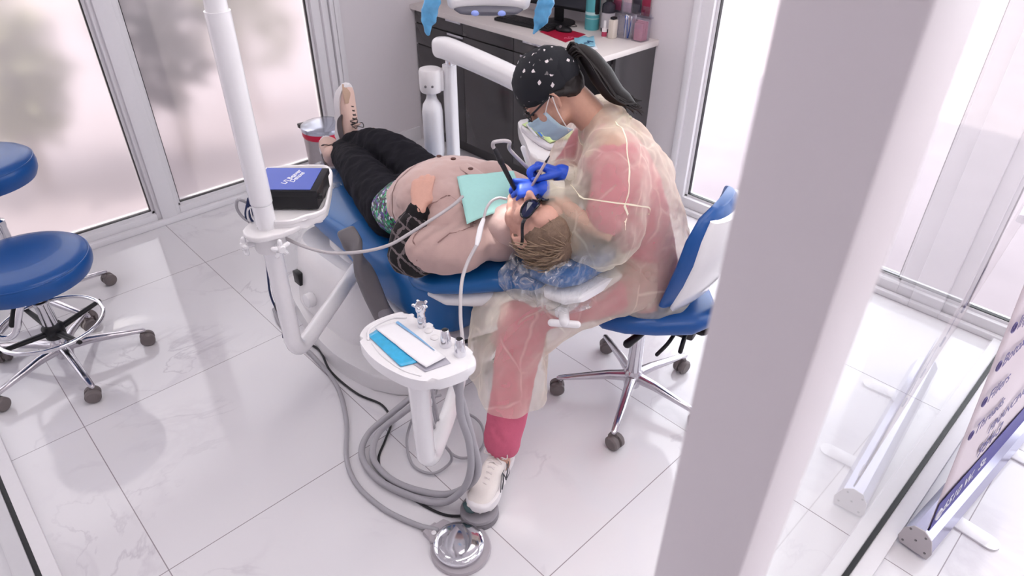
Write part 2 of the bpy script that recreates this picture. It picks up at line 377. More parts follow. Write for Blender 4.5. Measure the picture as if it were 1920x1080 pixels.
# outside: pavement and planting, seen blurred through the frosted panes
bm = nb(); box(bm, (-9, YW+.12, -.12), (12, 14, -.06)); box(bm, (XW+.12, -9, -.12), (14, YW+.12, -.06)); o = finish('pavement', bm, mat('pavement_paint', (158, 147, 152), .9, vary=.15, bscale=3), None, False); o['kind'] = 'structure'
bm = nb(); box(bm, (-9, 9, -.1), (12, 9.2, 1.6)); o = finish('garden_wall', bm, mat('garden_wall_render', (236, 224, 214), .9, vary=.05, bscale=4)); tag(o, 'pale rendered garden wall beyond the frosted windows', 'wall')
LEAF = mat('leaf_green', (142, 140, 112), .7, vary=.35, bscale=6); LEAF2 = mat('leaf_dark', (112, 106, 112), .7, vary=.3, bscale=6)
def shrub(x, y, h, r, n, m, label, seed):
    rnd = random.Random(seed); t = thing('shrub', label, 'shrub', (x, y, -.06), 'shrubs beyond the frosted windows')
    b = nb()
    for k in range(5):
        a = rnd.uniform(0, 6.28); tube(b, [(x, y, -.06), (x+.3*r*math.cos(a), y+.3*r*math.sin(a), h*.4), (x+.7*r*math.cos(a), y+.7*r*math.sin(a), h*.8)], [.02, .014, .008], sm=3, seg=6)
    finish('stem', b, mat('stem_brown', (120, 98, 80), .8), t)
    b = nb()
    for k in range(n):
        d = V((rnd.gauss(0, 1), rnd.gauss(0, 1), rnd.gauss(0, 1))).normalized()*rnd.uniform(.35, 1)
        c = V((x, y, h*.6))+V((d.x*r, d.y*r, d.z*h*.42)); q = rnd.uniform(.05, .12)
        u = V((rnd.gauss(0, 1), rnd.gauss(0, 1), rnd.gauss(0, 1))).normalized(); s = u.orthogonal().normalized()
        vs = [b.verts.new(c+u*q), b.verts.new(c+s*q*.4), b.verts.new(c-u*q*.9), b.verts.new(c-s*q*.4)]; b.faces.new(vs)
    finish('foliage', b, m, t, False)
shrub(.55, 4.55, 1.15, .35, 380, LEAF, 'low olive shrub outside the left frosted window', 1)
shrub(1.35, 4.35, 1.5, .30, 420, LEAF2, 'dark shrub outside behind the white standing pole', 2)
shrub(2.1, 4.7, 1.7, .5, 420, LEAF, 'tall green shrub outside by the right end of the frosted windows', 3)
shrub(-.2, 4.9, 1.3, .45, 300, LEAF, 'sparse shrub outside beyond the two blue seats', 4)
# ceiling luminaires (out of the picture, mirrored in the chrome pedal, placed clear of the floor's reflections)
LED = mat('led_diffuser', (255, 250, 248), .6, emit=(255, 247, 244), estr=7)
for (x, y) in ((.75, .75), (2.0, .6), (.6, 1.9), (1.75, 1.7), (.3, -1.1), (2.0, -1.1), (1.5, -.45)):  # last one is an unseen hall panel, added to brighten the jamb's hall face
    t = thing('ceiling_light', 'flush rectangular ceiling light out of view', 'ceiling light', (x, y, 2.8), 'flush ceiling lights')
    b = nb(); box(b, (x-.62, y-.17, 2.77), (x+.62, y+.17, 2.799), .006); finish('housing', b, FRAME, t)
    b = nb(); box(b, (x-.59, y-.14, 2.762), (x+.59, y+.14, 2.7695)); finish('diffuser', b, LED, t, False)
# ================================================================ FURNITURE AND EQUIPMENT
def casterd(b_, x, y, ang, z=0, r=.029):
    """twin-wheel caster centred on x,y; wheels roll along ang"""
    ax = V((-math.sin(ang), math.cos(ang), 0))
    lathe(b_, [(0, -.026), (r*.8, -.026), (r, -.02), (r, -.006), (r*.7, -.003), (r*.7, .003), (r, .006), (r, .02), (r*.8, .026), (0, .026)], (x, y, z+r), 20, ax)
def star_base(t, cx, cy, R_, ph, hubz=.105, hub_r=.03, metal=ALU):
    b = nb()
    lathe(b, [(0, hubz-.05), (hub_r, hubz-.05), (hub_r*1.25, hubz-.02), (hub_r*1.15, hubz+.02), (hub_r*.9, hubz+.03), (0, hubz+.03)], (cx, cy, 0))
    finish('base_hub', b, metal, t)
    for k in range(5):
        a = ph+k*2*PI/5; d = V((math.cos(a), math.sin(a), 0)); c = V((cx, cy, 0))
        b = nb(); loft(b, [(c+d*.015+UP*(hubz-.005), .022, .02, UP.cross(d), UP), (c+d*R_*.35+UP*(hubz-.006), .017, .016, UP.cross(d), UP), (c+d*R_*.75+UP*(hubz-.022), .0135, .011, UP.cross(d), UP), (c+d*(R_+.008)+UP*(hubz-.033), .011, .008, UP.cross(d), UP), (c+d*(R_+.016)+UP*(hubz-.035), .006, .005, UP.cross(d), UP)], 16)
        tube(b, [c+d*R_+UP*(hubz-.036), c+d*R_+UP*.05], .0075)
        lg = finish('leg', b, metal, t)
        b = nb(); rr = a+1.1*k; casterd(b, cx+d.x*(R_+.004)+.008*math.cos(rr), cy+d.y*(R_+.004)+.008*math.sin(rr), rr)
        loft(b, [((cx+d.x*R_, cy+d.y*R_, .045), .012, .022, d, UP.cross(d)), ((cx+d.x*R_, cy+d.y*R_, .064), .009, .012, d, UP.cross(d))], 12)
        finish('caster', b, GREYC, lg)
def gas(t, cx, cy, z0, z1):
    b = nb(); lathe(b, [(0, z0), (.028, z0), (.026, z0+(z1-z0)*.62), (.029, z0+(z1-z0)*.64), (.029, z0+(z1-z0)*.68), (.018, z0+(z1-z0)*.69), (.018, z1), (0, z1)], (cx, cy, 0)); finish('gas_cylinder', b, CHROME, t)
def cushion_round(t, c, r, h, m, name='seat', piping=True):
    b = nb(); lathe(b, [(0, -h/2), (r*.8, -h/2), (r*.93, -h*.44), (r*.985, -h*.2), (r, .05*h), (r*.985, h*.28), (r*.93, h*.42), (r*.8, h*.49), (r*.4, h*.52), (0, h*.53)], c, 56)
    o = finish(name, b, m, t)
    if piping:
        b = nb(); tube(b, [(c[0]+r*.975*math.cos(2*PI*k/56), c[1]+r*.975*math.sin(2*PI*k/56), c[2]+h*.31) for k in range(56)], .0028, seg=6, closed=True); finish('piping', b, m, o)
    return o
# stool with foot ring, front left
sx, sy = .148, 2.765
st = thing('rolling_stool', 'round blue rolling stool with chrome foot ring, nearer of the two blue seats at left', 'stool', (sx, sy, 0), 'blue rolling stools')
cushion_round(st, (sx-.0, sy-.02, .485), .225, .09, BLUE2)
b = nb(); box(b, (sx-.1, sy-.09, .42), (sx+.1, sy+.07, .44), .006); finish('seat_plate', b, BLACK, st)
gas(st, sx, sy, .12, .42)
star_base(st, sx, sy, .285, math.radians(-15))
b = nb(); tube(b, [(sx+.185*math.cos(2*PI*k/64), sy+.185*math.sin(2*PI*k/64), .215) for k in range(64)], .0085, seg=10, closed=True); fr = finish('foot_ring', b, CHROME, st)
b = nb()
lathe(b, [(0, .155), (.036, .155), (.04, .2), (.03, .215), (0, .215)], (sx, sy, 0))
for k in range(4):
    a = math.radians(14+90*k); d = V((math.cos(a), math.sin(a), 0)); c = V((sx, sy, 0))
    loft(b, [(c+d*.02+UP*.18, .014, .011, UP.cross(d), UP), (c+d*.185+UP*.205, .009, .008, UP.cross(d), UP), (c+d*.2+UP*.207, .008, .007, UP.cross(d), UP)], 12)
finish('ring_spider', b, BLACK, fr)
b = nb(); tube(b, [(sx-.02, sy-.09, .43), (sx-.07, sy-.12, .39), (sx-.12, sy-.12, .30), (sx-.17, sy-.1, .30), (sx-.2, sy-.06, .38), (sx-.21, sy-.02, .42)], .012, sm=6); finish('tilt_bracket', b, CHROME, st)
b = nb(); tube(b, [(sx-.05, sy-.06, .43), (sx-.115, sy-.115, .335)], .011); finish('lever', b, BLACK, st)
# second stool behind it
s2x, s2y = .158, 3.235
st = thing('rolling_stool', 'taller round blue stool behind the front left stool, against the frosted window', 'stool', (s2x, s2y, 0), 'blue rolling stools')
cushion_round(st, (s2x, s2y, .70), .222, .10, BLUE2)
gas(st, s2x, s2y, .12, .65)
star_base(st, s2x, s2y, .30, math.radians(8))

# -------- dental chair
XC = 1.385
ch = thing('dental_chair', 'blue reclined dental patient chair on a white base with grey armrest', 'dental chair', (XC, 1.95, 0))
b = nb(); prism(b, [(.95, 1.84), (.93, 2.1), (1.03, 2.56), (1.12, 2.62), (1.62, 2.62), (1.66, 2.5), (1.66, 1.72), (1.58, 1.63), (1.14, 1.63), (1.02, 1.69)], 0, .085, .012, sm=3); finish('base_plate', b, WHITE, ch)
b = nb(); loft(b, [((XC-.02, 2.20, .085), .365, .30, (1, 0, 0), (0, 1, 0)), ((XC-.02, 2.21, .2), .35, .29, (1, 0, 0), (0, 1, 0)), ((XC-.01, 2.23, .33), .335, .27, (1, 0, 0), (0, 1, 0)), ((XC, 2.25, .365), .31, .25, (1, 0, 0), (0, 1, 0))], 40, 5)
bc = finish('base_cover', b, WHITE, ch)
b = nb(); box(b, (1.004, 2.36, .19), (1.03, 2.41, .25), .004); finish('socket', b, BLACK, bc)
b = nb(); lathe(b, [(0, 0), (.03, 0), (.034, .015), (.03, .035), (0, .04)], (1.012, 2.27, .17), 24, (-1, 0, .1)); finish('valve_knob', b, WHITE2, bc)
b = nb(); tube(b, [(1.09, 2.06, .345), (1.13, 2.14, .355), (1.2, 2.18, .355), (1.22, 2.14, .35)], .006, sm=5); finish('grab_handle', b, BLACK, bc)
b = nb(); loft(b, [((XC, 1.86, .1), .2, .2, (1, 0, 0), (0, 1, 0)), ((XC, 1.9, .42), .17, .22, (1, 0, 0), (0, 1, 0))], 32, 4); finish('lift_column', b, BLACK, ch)
b = nb()
def csec(y, z, w, h, x=XC, dz=0): return ((x, y, z), w, h, (1, 0, 0), (0, -dz, 1))
# seat and leg rest: one deep cushion that thins towards the foot end
loft(b, [csec(1.52, .43, .20, .10), csec(1.53, .43, .24, .118), csec(1.57, .43, .275, .128), csec(1.63, .43, .288, .13), csec(1.75, .435, .292, .125), csec(1.88, .445, .292, .115), csec(1.99, .465, .29, .10), csec(2.08, .482, .287, .088)], 44, 5)
finish('seat', b, BLUE, ch)
b = nb(); loft(b, [csec(2.083, .483, .286, .084), csec(2.2, .485, .282, .075), csec(2.35, .482, .27, .062), csec(2.5, .478, .25, .055), csec(2.62, .474, .225, .05), csec(2.72, .47, .19, .045), csec(2.765, .468, .15, .036), csec(2.785, .467, .1, .02)], 44, 4.5)
finish('leg_rest', b, BLUE, ch)
b = nb()
loft(b, [csec(1.665, .545, .18, .02), csec(1.655, .552, .25, .04), csec(1.62, .565, .315, .05), csec(1.56, .578, .338, .052), csec(1.48, .592, .325, .05), csec(1.40, .606, .27, .048), csec(1.33, .618, .20, .046), csec(1.26, .63, .155, .043), csec(1.20, .64, .14, .04), csec(1.18, .644, .12, .025)], 44, 2.7)
finish('backrest', b, BLUE, ch)
b = nb()
loft(b, [csec(1.60, .525, .22, .022), csec(1.55, .523, .29, .035), csec(1.46, .535, .29, .04), csec(1.38, .55, .24, .045), csec(1.3, .565, .175, .045), csec(1.2, .585, .135, .036), csec(1.175, .592, .11, .02)], 40, 2.6)
loft(b, [csec(1.55, .40, .10, .12), csec(1.46, .43, .12, .12), csec(1.38, .49, .12, .07)], 32, 3)
finish('backrest_shell', b, WHITE, ch)
b = nb(); loft(b, [csec(1.50, .27, .26, .02), csec(1.60, .27, .29, .05), csec(2.0, .3, .29, .06), csec(2.3, .37, .24, .05)], 40, 4); finish('seat_shell', b, WHITE, ch)
b = nb(); tube(b, [(1.1, 1.60, .30), (1.12, 1.52, .30), (1.2, 1.46, .315), (1.26, 1.42, .33)], .007, sm=5); finish('recline_bar', b, BLACK, ch)
# headrest
hr = nb(); hs = (1, .0, 0)
hx = 1.39
loft(hr, [((hx-.01, 1.24, .69), .10, .02, hs, UP), ((hx-.005, 1.22, .693), .13, .038, hs, UP), ((hx, 1.17, .70), .135, .045, hs, UP), ((hx, 1.11, .712), .13, .045, hs, UP), ((hx, 1.075, .722), .105, .035, hs, UP), ((hx, 1.06, .726), .07, .015, hs, UP)], 36, 2.6)
h_ = finish('headrest', hr, BLUE, ch)
b = nb(); loft(b, [((hx-.01, 1.2, .645), .10, .016, hs, UP), ((hx, 1.15, .645), .14, .026, hs, UP), ((hx, 1.08, .655), .13, .026, hs, UP), ((hx, 1.04, .665), .10, .014, hs, UP)], 30, 3)
loft(b, [((hx-.05, 1.13, .64), .055, .03, hs, (0, 1, 0)), ((hx-.05, 1.13, .58), .045, .028, hs, (0, 1, 0))], 24, 3)
box(b, (hx-.14, 1.09, .585), (hx-.06, 1.15, .62), .012); finish('headrest_mount', b, WHITE2, h_)
b = nb(); tube(b, [(hx-.105, 1.10, .60), (hx-.145, 1.06, .60)], .017); tube(b, [(hx-.17, 1.09, .592), (hx-.12, 1.03, .592)], .012); finish('headrest_knob', b, WHITE2, h_)
b = nb(); box(b, (hx-.03, 1.12, .58), (hx+.03, 1.25, .6), .006); finish('headrest_bar', b, ALU, h_)
# armrest (near side), curved grey
b = nb(); tube(b, [(1.03, 1.925, .635), (1.025, 1.89, .615), (1.02, 1.85, .565), (1.018, 1.80, .49), (1.02, 1.765, .42), (1.03, 1.735, .35)], [(.034, .014), (.036, .018), (.037, .02), (.037, .022), (.036, .024), (.035, .024)], up=(0, .6, .8), seg=20, sm=6, power=3.5); a_ = finish('armrest', b, GREYP, ch)
b = nb(); tube(b, [(1.035, 1.75, .37), (1.05, 1.70, .31), (1.10, 1.68, .28)], [(.04, .03), (.042, .034), (.04, .03)], up=(0, .6, .8), seg=20, sm=6, power=3); finish('armrest_joint', b, mat('grey_plastic_pale', (136, 132, 138), .5), a_)
b = nb(); tube(b, [(1.74, 1.97, .635), (1.745, 1.93, .615), (1.75, 1.80, .49), (1.745, 1.735, .35), (1.69, 1.70, .3)], [(.030, .012), (.031, .015), (.031, .018), (.031, .02), (.03, .02)], up=(0, .6, .8), seg=20, sm=6, power=3.5); finish('armrest', b, GREYP, ch)
# clear plastic covers
CLEAR = bpy.data.materials.new('clear_film'); CLEAR.use_nodes = True; nt = CLEAR.node_tree; nt.nodes.remove(nt.nodes['Principled BSDF'])
tr = N(nt, 'ShaderNodeBsdfTransparent'); gl = N(nt, 'ShaderNodeBsdfGlossy', i_Roughness=.12); df = N(nt, 'ShaderNodeBsdfDiffuse'); nz = N(nt, 'ShaderNodeTexNoise', i_Scale=26., i_Detail=3, i_Distortion=1.5)
tcc = N(nt, 'ShaderNodeTexCoord'); nt.links.new(tcc.outputs['Object'], nz.inputs['Vector'])
mr = N(nt, 'ShaderNodeMapRange', i_1=.45, i_2=.75, i_3=.1, i_4=.55); nt.links.new(nz.outputs['Fac'], mr.inputs[0])
bp = N(nt, 'ShaderNodeBump', i_Strength=1., i_Distance=.01); nt.links.new(nz.outputs['Fac'], bp.inputs['Height']); nt.links.new(bp.outputs[0], gl.inputs['Normal'])
m1 = N(nt, 'ShaderNodeMixShader', i_0=.35); nt.links.new(gl.outputs[0], m1.inputs[1]); nt.links.new(df.outputs[0], m1.inputs[2])
m2 = N(nt, 'ShaderNodeMixShader'); nt.links.new(mr.outputs[0], m2.inputs[0]); nt.links.new(tr.outputs[0], m2.inputs[1]); nt.links.new(m1.outputs[0], m2.inputs[2]); nt.links.new(m2.outputs[0], nt.nodes['Material Output'].inputs[0])
def crumple(o, amp, sc, seed=0):
    for v in o.data.vertices:
        p = v.co*sc; v.co += V((noise.noise(p+V((seed, 0, 0))), noise.noise(p+V((0, seed+9, 0))), noise.noise(p+V((0, 0, seed+21)))))*amp
b = nb(); loft(b, [((hx-.03+.02*math.sin(k*1.9), 1.29-.03*k, .66+.006*k), .175+.012*math.sin(k*2.3), .082+.006*math.cos(k*3.1), hs, UP) for k in range(9)], 64, 2.6)
o = finish('headrest_bag', b, CLEAR, None); crumple(o, .022, 22); tag(o, 'crumpled clear plastic bag pulled over the headrest under the grey-haired head', 'plastic bag')
bmesh_cover = nb(); loft(bmesh_cover, [csec(2.44+.03*k, .478-.001*k, .268-.0015*k*k*.5, .062-.0012*k) for k in range(12)], 56, 4.5)
o = finish('foot_cover', bmesh_cover, CLEAR, None); crumple(o, .006, 30); tag(o, 'clear plastic sheet over the foot end of the blue chair', 'plastic sheet')

# -------- white standing pole with side table
px_, py_ = .668, 1.712
t = thing('equipment_pole', 'tall white tubular pole bent at the bottom towards the chair base', 'pole', (px_, py_, 0))
b = nb(); tube(b, [(1.10, 2.02, .40), (.80, 1.806, .40), (.735, 1.76, .402), (.69, 1.727, .415), (px_, py_, .46), (px_, py_, .52), (px_, py_, .86)], .0275, seg=20, sm=5); finish('lower_tube', b, WHITE2, t)
b = nb(); tube(b, [(px_, py_, .86), (px_, py_, 1.53)], .027, seg=24, cap='flat'); tube(b, [(px_, py_, .895), (px_, py_, .96)], .029, seg=24, cap='flat'); tube(b, [(px_, py_, .965), (px_, py_, 1.475)], .031, seg=24, cap='flat'); finish('upper_tube', b, WHITE2, t)
b = nb(); tube(b, [(px_, py_, 1.48), (px_, py_, 1.78), (px_+.03, py_-.005, 1.86), (px_+.12, py_-.03, 1.91), (1.05, 1.60, 1.96), (1.30, 1.54, 1.95), (1.37, 1.53, 1.90), (1.375, 1.53, 1.80)], .025, seg=18, sm=5); finish('light_arm', b, WHITE2, t)
tb = thing('side_tray', 'white rounded side tray clamped to the tall white pole, carrying a blue and black box', 'tray', (px_, py_, .88))
TO = [(0.739, 1.958), (0.799, 2.035), (0.869, 2.026), (0.979, 1.941), (0.989, 1.897), (0.957, 1.832), (0.843, 1.674), (0.803, 1.648), (0.758, 1.655), (0.71, 1.66), (0.66, 1.72), (0.668, 1.806)]
b = nb(); prism(b, TO, .872, .898, .008, sm=4)
c0 = V((.82, 1.83, 0)); rim = [V((x, y, 0)) for x, y in TO]; k = len(rim); pts = []
for i in range(k):
    p0, p1, p2, p3 = rim[i-1], rim[i], rim[(i+1) % k], rim[(i+2) % k]
    for q in range(4):
        u_ = q/4; pts.append(.5*((2*p1)+(p2-p0)*u_+(2*p0-5*p1+4*p2-p3)*u_*u_+(3*p1-p0-3*p2+p3)*u_**3))
tube(b, [(c0+(p-c0)*.975)+UP*.9 for p in pts], (.007, .009), seg=8, closed=True); finish('tray_top', b, WHITE, tb)
b = nb(); prism(b, [(px_-.05, py_-.045), (px_+.07, py_-.06), (px_+.09, py_+.03), (px_+.02, py_+.07), (px_-.06, py_+.03)], .868, .885, .005, sm=4)
lathe(b, [(0, 0), (.044, 0), (.046, .01), (.042, .055), (0, .055)], (px_, py_, .815)); finish('clamp', b, WHITE, tb)
for d, q in ((-E1*.06-E2*.035, 0), (E1*.045-E2*.05, 0)):
    c = V((px_, py_, .842))+d; dd = d.normalized(); b = nb(); tube(b, [V((px_, py_, .842)), c], .009)
    s_ = UP.cross(dd); lathe(b, [(0, -.006), (.013, -.006), (.015, .004), (.01, .014), (0, .014)], c, 16, dd)
    for k in range(5):
        a = k*2*PI/5+.3; v = s_*math.cos(a)+UP*math.sin(a); tube(b, [c+v*.008+dd*.002, c+v*.023+dd*.002], .0075, seg=8)
    finish('star_knob', b, WHITE2, tb)
bx_ = thing('control_box', 'blue-topped black electronic box on the white side tray', 'control box', (.8, 1.8, .9))
BM = frame_m((.812, 1.662, .90), -E1, -E2*-1, None)
BF = Matrix(((E1.x, E2.x, 0, .815), (E1.y, E2.y, 0, 1.668), (0, 0, 1, .9), (0, 0, 0, 1)))   # local x to the right, y away, origin near right corner
b = nb(); box(b, (-.185, 0, .004), (0, .15, .062), .004, M=BF); box(b, (-.185, -.004, .046), (.004, .156, .066), .003, M=BF); finish('case', b, mat('black_case', (20, 20, 26), .42, bump=.1, bscale=300), bx_)
b = nb(); box(b, (-.185, .002, .0665), (-.016, .150, .0678), 0, M=BF); finish('top_panel', b, mat('panel_blue', (62, 84, 178), .4, vary=.03, bscale=20), bx_)
b = nb(); lathe(b, [(0, 0), (.010, 0), (.009, .014), (0, .014)], BF @ V((.0, .015, .04)), 18, E1); finish('knob', b, BLACK, bx_)
PWHITE = mat('print_white', (232, 232, 240), .5)
TM = BF @ Matrix.Translation((-.098, .035, .0680)) @ Matrix.Rotation(math.radians(75), 4, 'Z')
text('lettering', "Li'l Beaver", .0235, TM, PWHITE, bx_, shear=.2, bold=.0004)
TM = BF @ Matrix.Translation((-.077, .048, .0680)) @ Matrix.Rotation(math.radians(75), 4, 'Z')
text('lettering', 'Deluxe', .0235, TM, PWHITE, bx_, shear=.2, bold=.0004)
# cables hanging behind the pole
t = thing('hanging_cables', 'bundle of navy and grey cables hanging down behind the white pole from the side tray', 'cables', (.66, 1.75, .88))
NAVY = mat('navy_cable', (28, 44, 88), .45)
pb = V((px_, py_, 0))-E1*.035+E2*.03
for k, (dx, m, z1) in enumerate(((-.012, NAVY, .45), (.0, NAVY, .47), (.012, NAVY, .42))):
    b = nb(); q = pb+E1*dx
    tube(b, [q+UP*.96-E1*.01*k, q+UP*.9-E1*.02, q+UP*.85, q+UP*.75+E1*.008, q+UP*.62-E1*.004, q+UP*.52+E1*.012, q+UP*z1+E1*.004, q+UP*(z1+.03)+E1*.02, q+UP*(z1+.09)+E1*.012], .0032, sm=5, seg=6); finish('cable', b, m, t)
b = nb(); q = pb-E1*.03; tube(b, [q+UP*.93+E2*.03, q+UP*.955-E1*.012, q+UP*.93-E1*.022, q+UP*.90-E1*.012, q+UP*.88+E1*.01], .0045, sm=5, seg=8); finish('cable', b, CABLEG, t)
b = nb(); tube(b, [pb+UP*.935+E1*.0, pb+UP*.925-E1*.02, pb+UP*.89-E1*.025, pb+UP*.86-E1*.005], .004, sm=5, seg=8); finish('cable', b, WHITE2, t)
b = nb(); tube(b, [pb+UP*.57, pb+UP*.585], .012, seg=8); finish('cable_tie', b, BLACK, t)

# -------- assistant instrument holder
UO = [(0.686, 1.302), (0.724, 1.333), (0.77, 1.339), (0.825, 1.329), (0.852, 1.31), (0.858, 1.28), (0.848, 1.259), (0.864, 1.237), (0.868, 1.206), (0.856, 1.177), (0.871, 1.139), (0.876, 1.097), (0.868, 1.037), (0.84, 1.01), (0.79, 1.012), (0.725, 1.035), (0.69, 1.08), (0.672, 1.142), (0.666, 1.202), (0.671, 1.254)]
u0 = thing('instrument_holder', 'white instrument holder head on a post with three chrome cups, wrapped pouches on top', 'instrument stand', (.76, 1.15, 0))
b = nb(); prism(b, UO, .668, .702, .011, sm=4); hd = finish('holder_head', b, WHITE2, u0)
b = nb(); tube(b, [(.70, 1.28, .704), (.73, 1.315, .704), (.80, 1.315, .704), (.83, 1.29, .704)], .004, sm=5, seg=8); tube(b, [(.70, 1.26, .7025), (.69, 1.2, .7025), (.695, 1.12, .7025), (.715, 1.07, .7025)], .003, sm=5, seg=8); finish('rim', b, WHITE2, hd)
b = nb(); tube(b, [(.76, 1.15, .67), (.76, 1.15, .56), (.76, 1.15, .34), (.765, 1.152, .30), (.79, 1.165, .27), (.84, 1.20, .26), (.98, 1.30, .26), (1.2, 1.48, .26)], [(.034, .034), (.03, .03), (.028, .028), (.029, .029), (.029, .029), (.028, .028), (.027, .027), (.027, .027)], seg=20, sm=5); finish('post', b, WHITE2, u0)
for (x, y, z) in ((.838, 1.121, 0), (.841, 1.066, 0)):
    b = nb(); lathe(b, [(0, -.01), (.0165, -.01), (.0165, .004), (.0145, .02), (.0105, .05), (.0085, .052), (.007, .045), (.007, .02), (0, .02)], (x, y, .702), 24); hc = finish('chrome_cup', b, CHROME, u0)
    b = nb(); lathe(b, [(0, .0), (.0072, 0), (.0072, .003), (0, .003)], (x, y, .747), 16); finish('cup_opening', b, BLACK, hc)
b = nb(); lathe(b, [(0, 0), (.012, 0), (.012, .03), (.0105, .032), (.0105, .05), (.014, .056), (.015, .07), (.012, .08), (0, .082)], (.842, 1.229, .70), 24)
for k in range(5):
    a = k*2*PI/5; tube(b, [V((.842, 1.229, .772))+V((math.cos(a), math.sin(a), 0))*.012, V((.842, 1.229, .772))+V((math.cos(a), math.sin(a), .2))*.019], .005, seg=8)
finish('instrument_socket', b, CHROME, u0)
b = nb(); tube(b, [(.70, 1.25, .703), (.705, 1.25, .703)], .001, seg=6); b.free()
for (x, y) in ((.852, 1.2), (.845, 1.165)):
    b = nb(); lathe(b, [(0, 0), (.011, 0), (.012, .004), (.01, .006), (0, .007)], (x-.01, y, .7), 16); finish('button', b, WHITE, u0)
def sheet(name, quad, z, m, parent=None, nx=14, ny=8, amp=.002, th=.001, sc=40, bend=None):
    q = [V((p[0], p[1], p[2] if len(p) > 2 else z)) for p in quad]; b = nb(); G = []
    for i in range(nx+1):
        row = []
        for j in range(ny+1):
            s, t_ = i/nx, j/ny; p = (q[0]*(1-s)+q[3]*s)*(1-t_)+(q[1]*(1-s)+q[2]*s)*t_
            p.z += abs(noise.noise(p*sc))*amp+(bend(s, t_) if bend else 0); row.append(b.verts.new(p))
        G.append(row)
    for i in range(nx):
        for j in range(ny): b.faces.new((G[i][j], G[i+1][j], G[i+1][j+1], G[i][j+1]))
    o = finish(name, b, m, parent); mods(o, solid=th); return o
PBLUE = mat('pouch_blue_film', (62, 178, 226), .22, bump=.5, bscale=60, vary=.25, coat=.6)
PWH = mat('pouch_paper', (240, 240, 244), .6, bump=.15, bscale=90)
o = sheet('sterile_pouch', [(0.708, 1.294), (0.745, 1.30), (0.742, 1.112), (0.697, 1.13)], .7045, PBLUE, amp=.003); tag(o, 'blue film sterilisation pouch on the white instrument holder, partly under the white one', 'pouch')
o = sheet('sterile_pouch', [(0.738, 1.305), (0.80, 1.286), (0.803, 1.076), (0.737, 1.074)], .7085, PWH, amp=.002, bend=lambda s, t_: .006*max(0, s-.8)*5*(1-t_)); tag(o, 'white paper sterilisation pouch lying diagonally on the white instrument holder', 'pouch')
b = nb(); tube(b, [(.795, 1.28, .7135), (.797, 1.19, .7125), (.795, 1.115, .7125)], [(.0045, .001), (.003, .001), (.001, .001)], up=(0, 0, 1), sm=4, seg=8); o = finish('blue_strip', b, mat('strip_blue', (130, 182, 226), .4)); tag(o, 'thin blue strip lying on the white paper pouch', 'strip')
o = sheet('grey_card', [(0.726, 1.14), (0.805, 1.085), (0.80, 1.054), (0.731, 1.072)], .7032, mat('card_grey', (186, 184, 196), .5), amp=0); tag(o, 'grey card sticking out under the end of the white paper pouch', 'card')
# hoses and cords
def hose(name, pts, r, m, label, cat='hose', group=None, sm=8):
    b = nb(); tube(b, pts, r, sm=sm, seg=10); o = finish(name, b, m); tag(o, label, cat, group); return o
hose('suction_hose', [(.841, 1.066, .68), (0.834, 1.069, 0.5), (0.845, 1.049, 0.38), (0.851, 1.055, 0.25), (0.847, 1.098, 0.12), (0.808, 1.165, 0.03), (0.753, 1.278, 0.018), (0.72, 1.40, 0.018), (0.74, 1.52, 0.018), (0.81, 1.58, 0.03), (0.90, 1.545, 0.1), (0.98, 1.48, 0.2), (1.06, 1.45, .26)], .0115, CABLEG, 'thick grey suction hose, outer of the two looping under the instrument holder')
hose('suction_hose', [(.838, 1.121, .68), (0.85, 1.075, 0.5), (0.858, 1.05, 0.38), (0.873, 1.046, 0.25), (0.882, 1.099, 0.12), (0.835, 1.175, 0.04), (0.775, 1.29, 0.02), (0.75, 1.39, 0.018), (0.765, 1.49, 0.02), (0.83, 1.54, 0.05), (0.91, 1.5, 0.12), (1.0, 1.45, 0.2), (1.1, 1.47, .26)], .0115, CABLEG, 'thick grey suction hose, inner of the two looping under the instrument holder')
hose('thin_hose', [(.80, 1.14, .68), (.802, 1.15, .6), (0.829, 1.21, 0.4), (0.889, 1.262, 0.2), (0.939, 1.268, 0.08), (0.936, 1.278, 0.02), (0.872, 1.291, 0.012), (0.846, 1.363, 0.012), (0.881, 1.447, 0.02), (0.927, 1.488, 0.05), (0.95, 1.43, 0.2), (0.98, 1.36, 0.26)], .005, CABLEG, 'thin grey tube coiled on the floor below the instrument holder, left loop')
hose('thin_hose', [(.84, 1.21, .68), (.845, 1.215, .5), (.90, 1.27, .25), (0.974, 1.377, 0.06), (1.061, 1.434, 0.02), (1.137, 1.434, 0.012), (1.148, 1.355, 0.012), (1.098, 1.276, 0.012), (1.032, 1.253, 0.012), (0.979, 1.277, 0.02), (0.964, 1.331, 0.05), (0.981, 1.407, 0.15), (1.02, 1.42, .26)], .005, CABLEG, 'thin grey tube coiled on the floor beside the pink trouser leg, right loop')
hose('black_cord', [(1.012, 2.60, 0.008), (1.02, 2.509, 0.008), (.93, 2.44, .008), (.90, 2.302, .008), (0.935, 2.15, .008), (0.90, 1.99, .006), (0.905, 1.811, 0.006), (0.94, 1.689, 0.006), (0.914, 1.593, 0.006), (0.845, 1.531, 0.006), (0.778, 1.475, 0.006), (0.747, 1.391, 0.006), (0.757, 1.29, 0.006), (0.776, 1.199, 0.006), (0.801, 1.133, 0.006), (0.838, 1.085, 0.012)], .0045, mat('black_rubber', (30, 30, 34), .5), 'black cord winding across the marble floor to the grey pedal under the white shoe', 'cord')
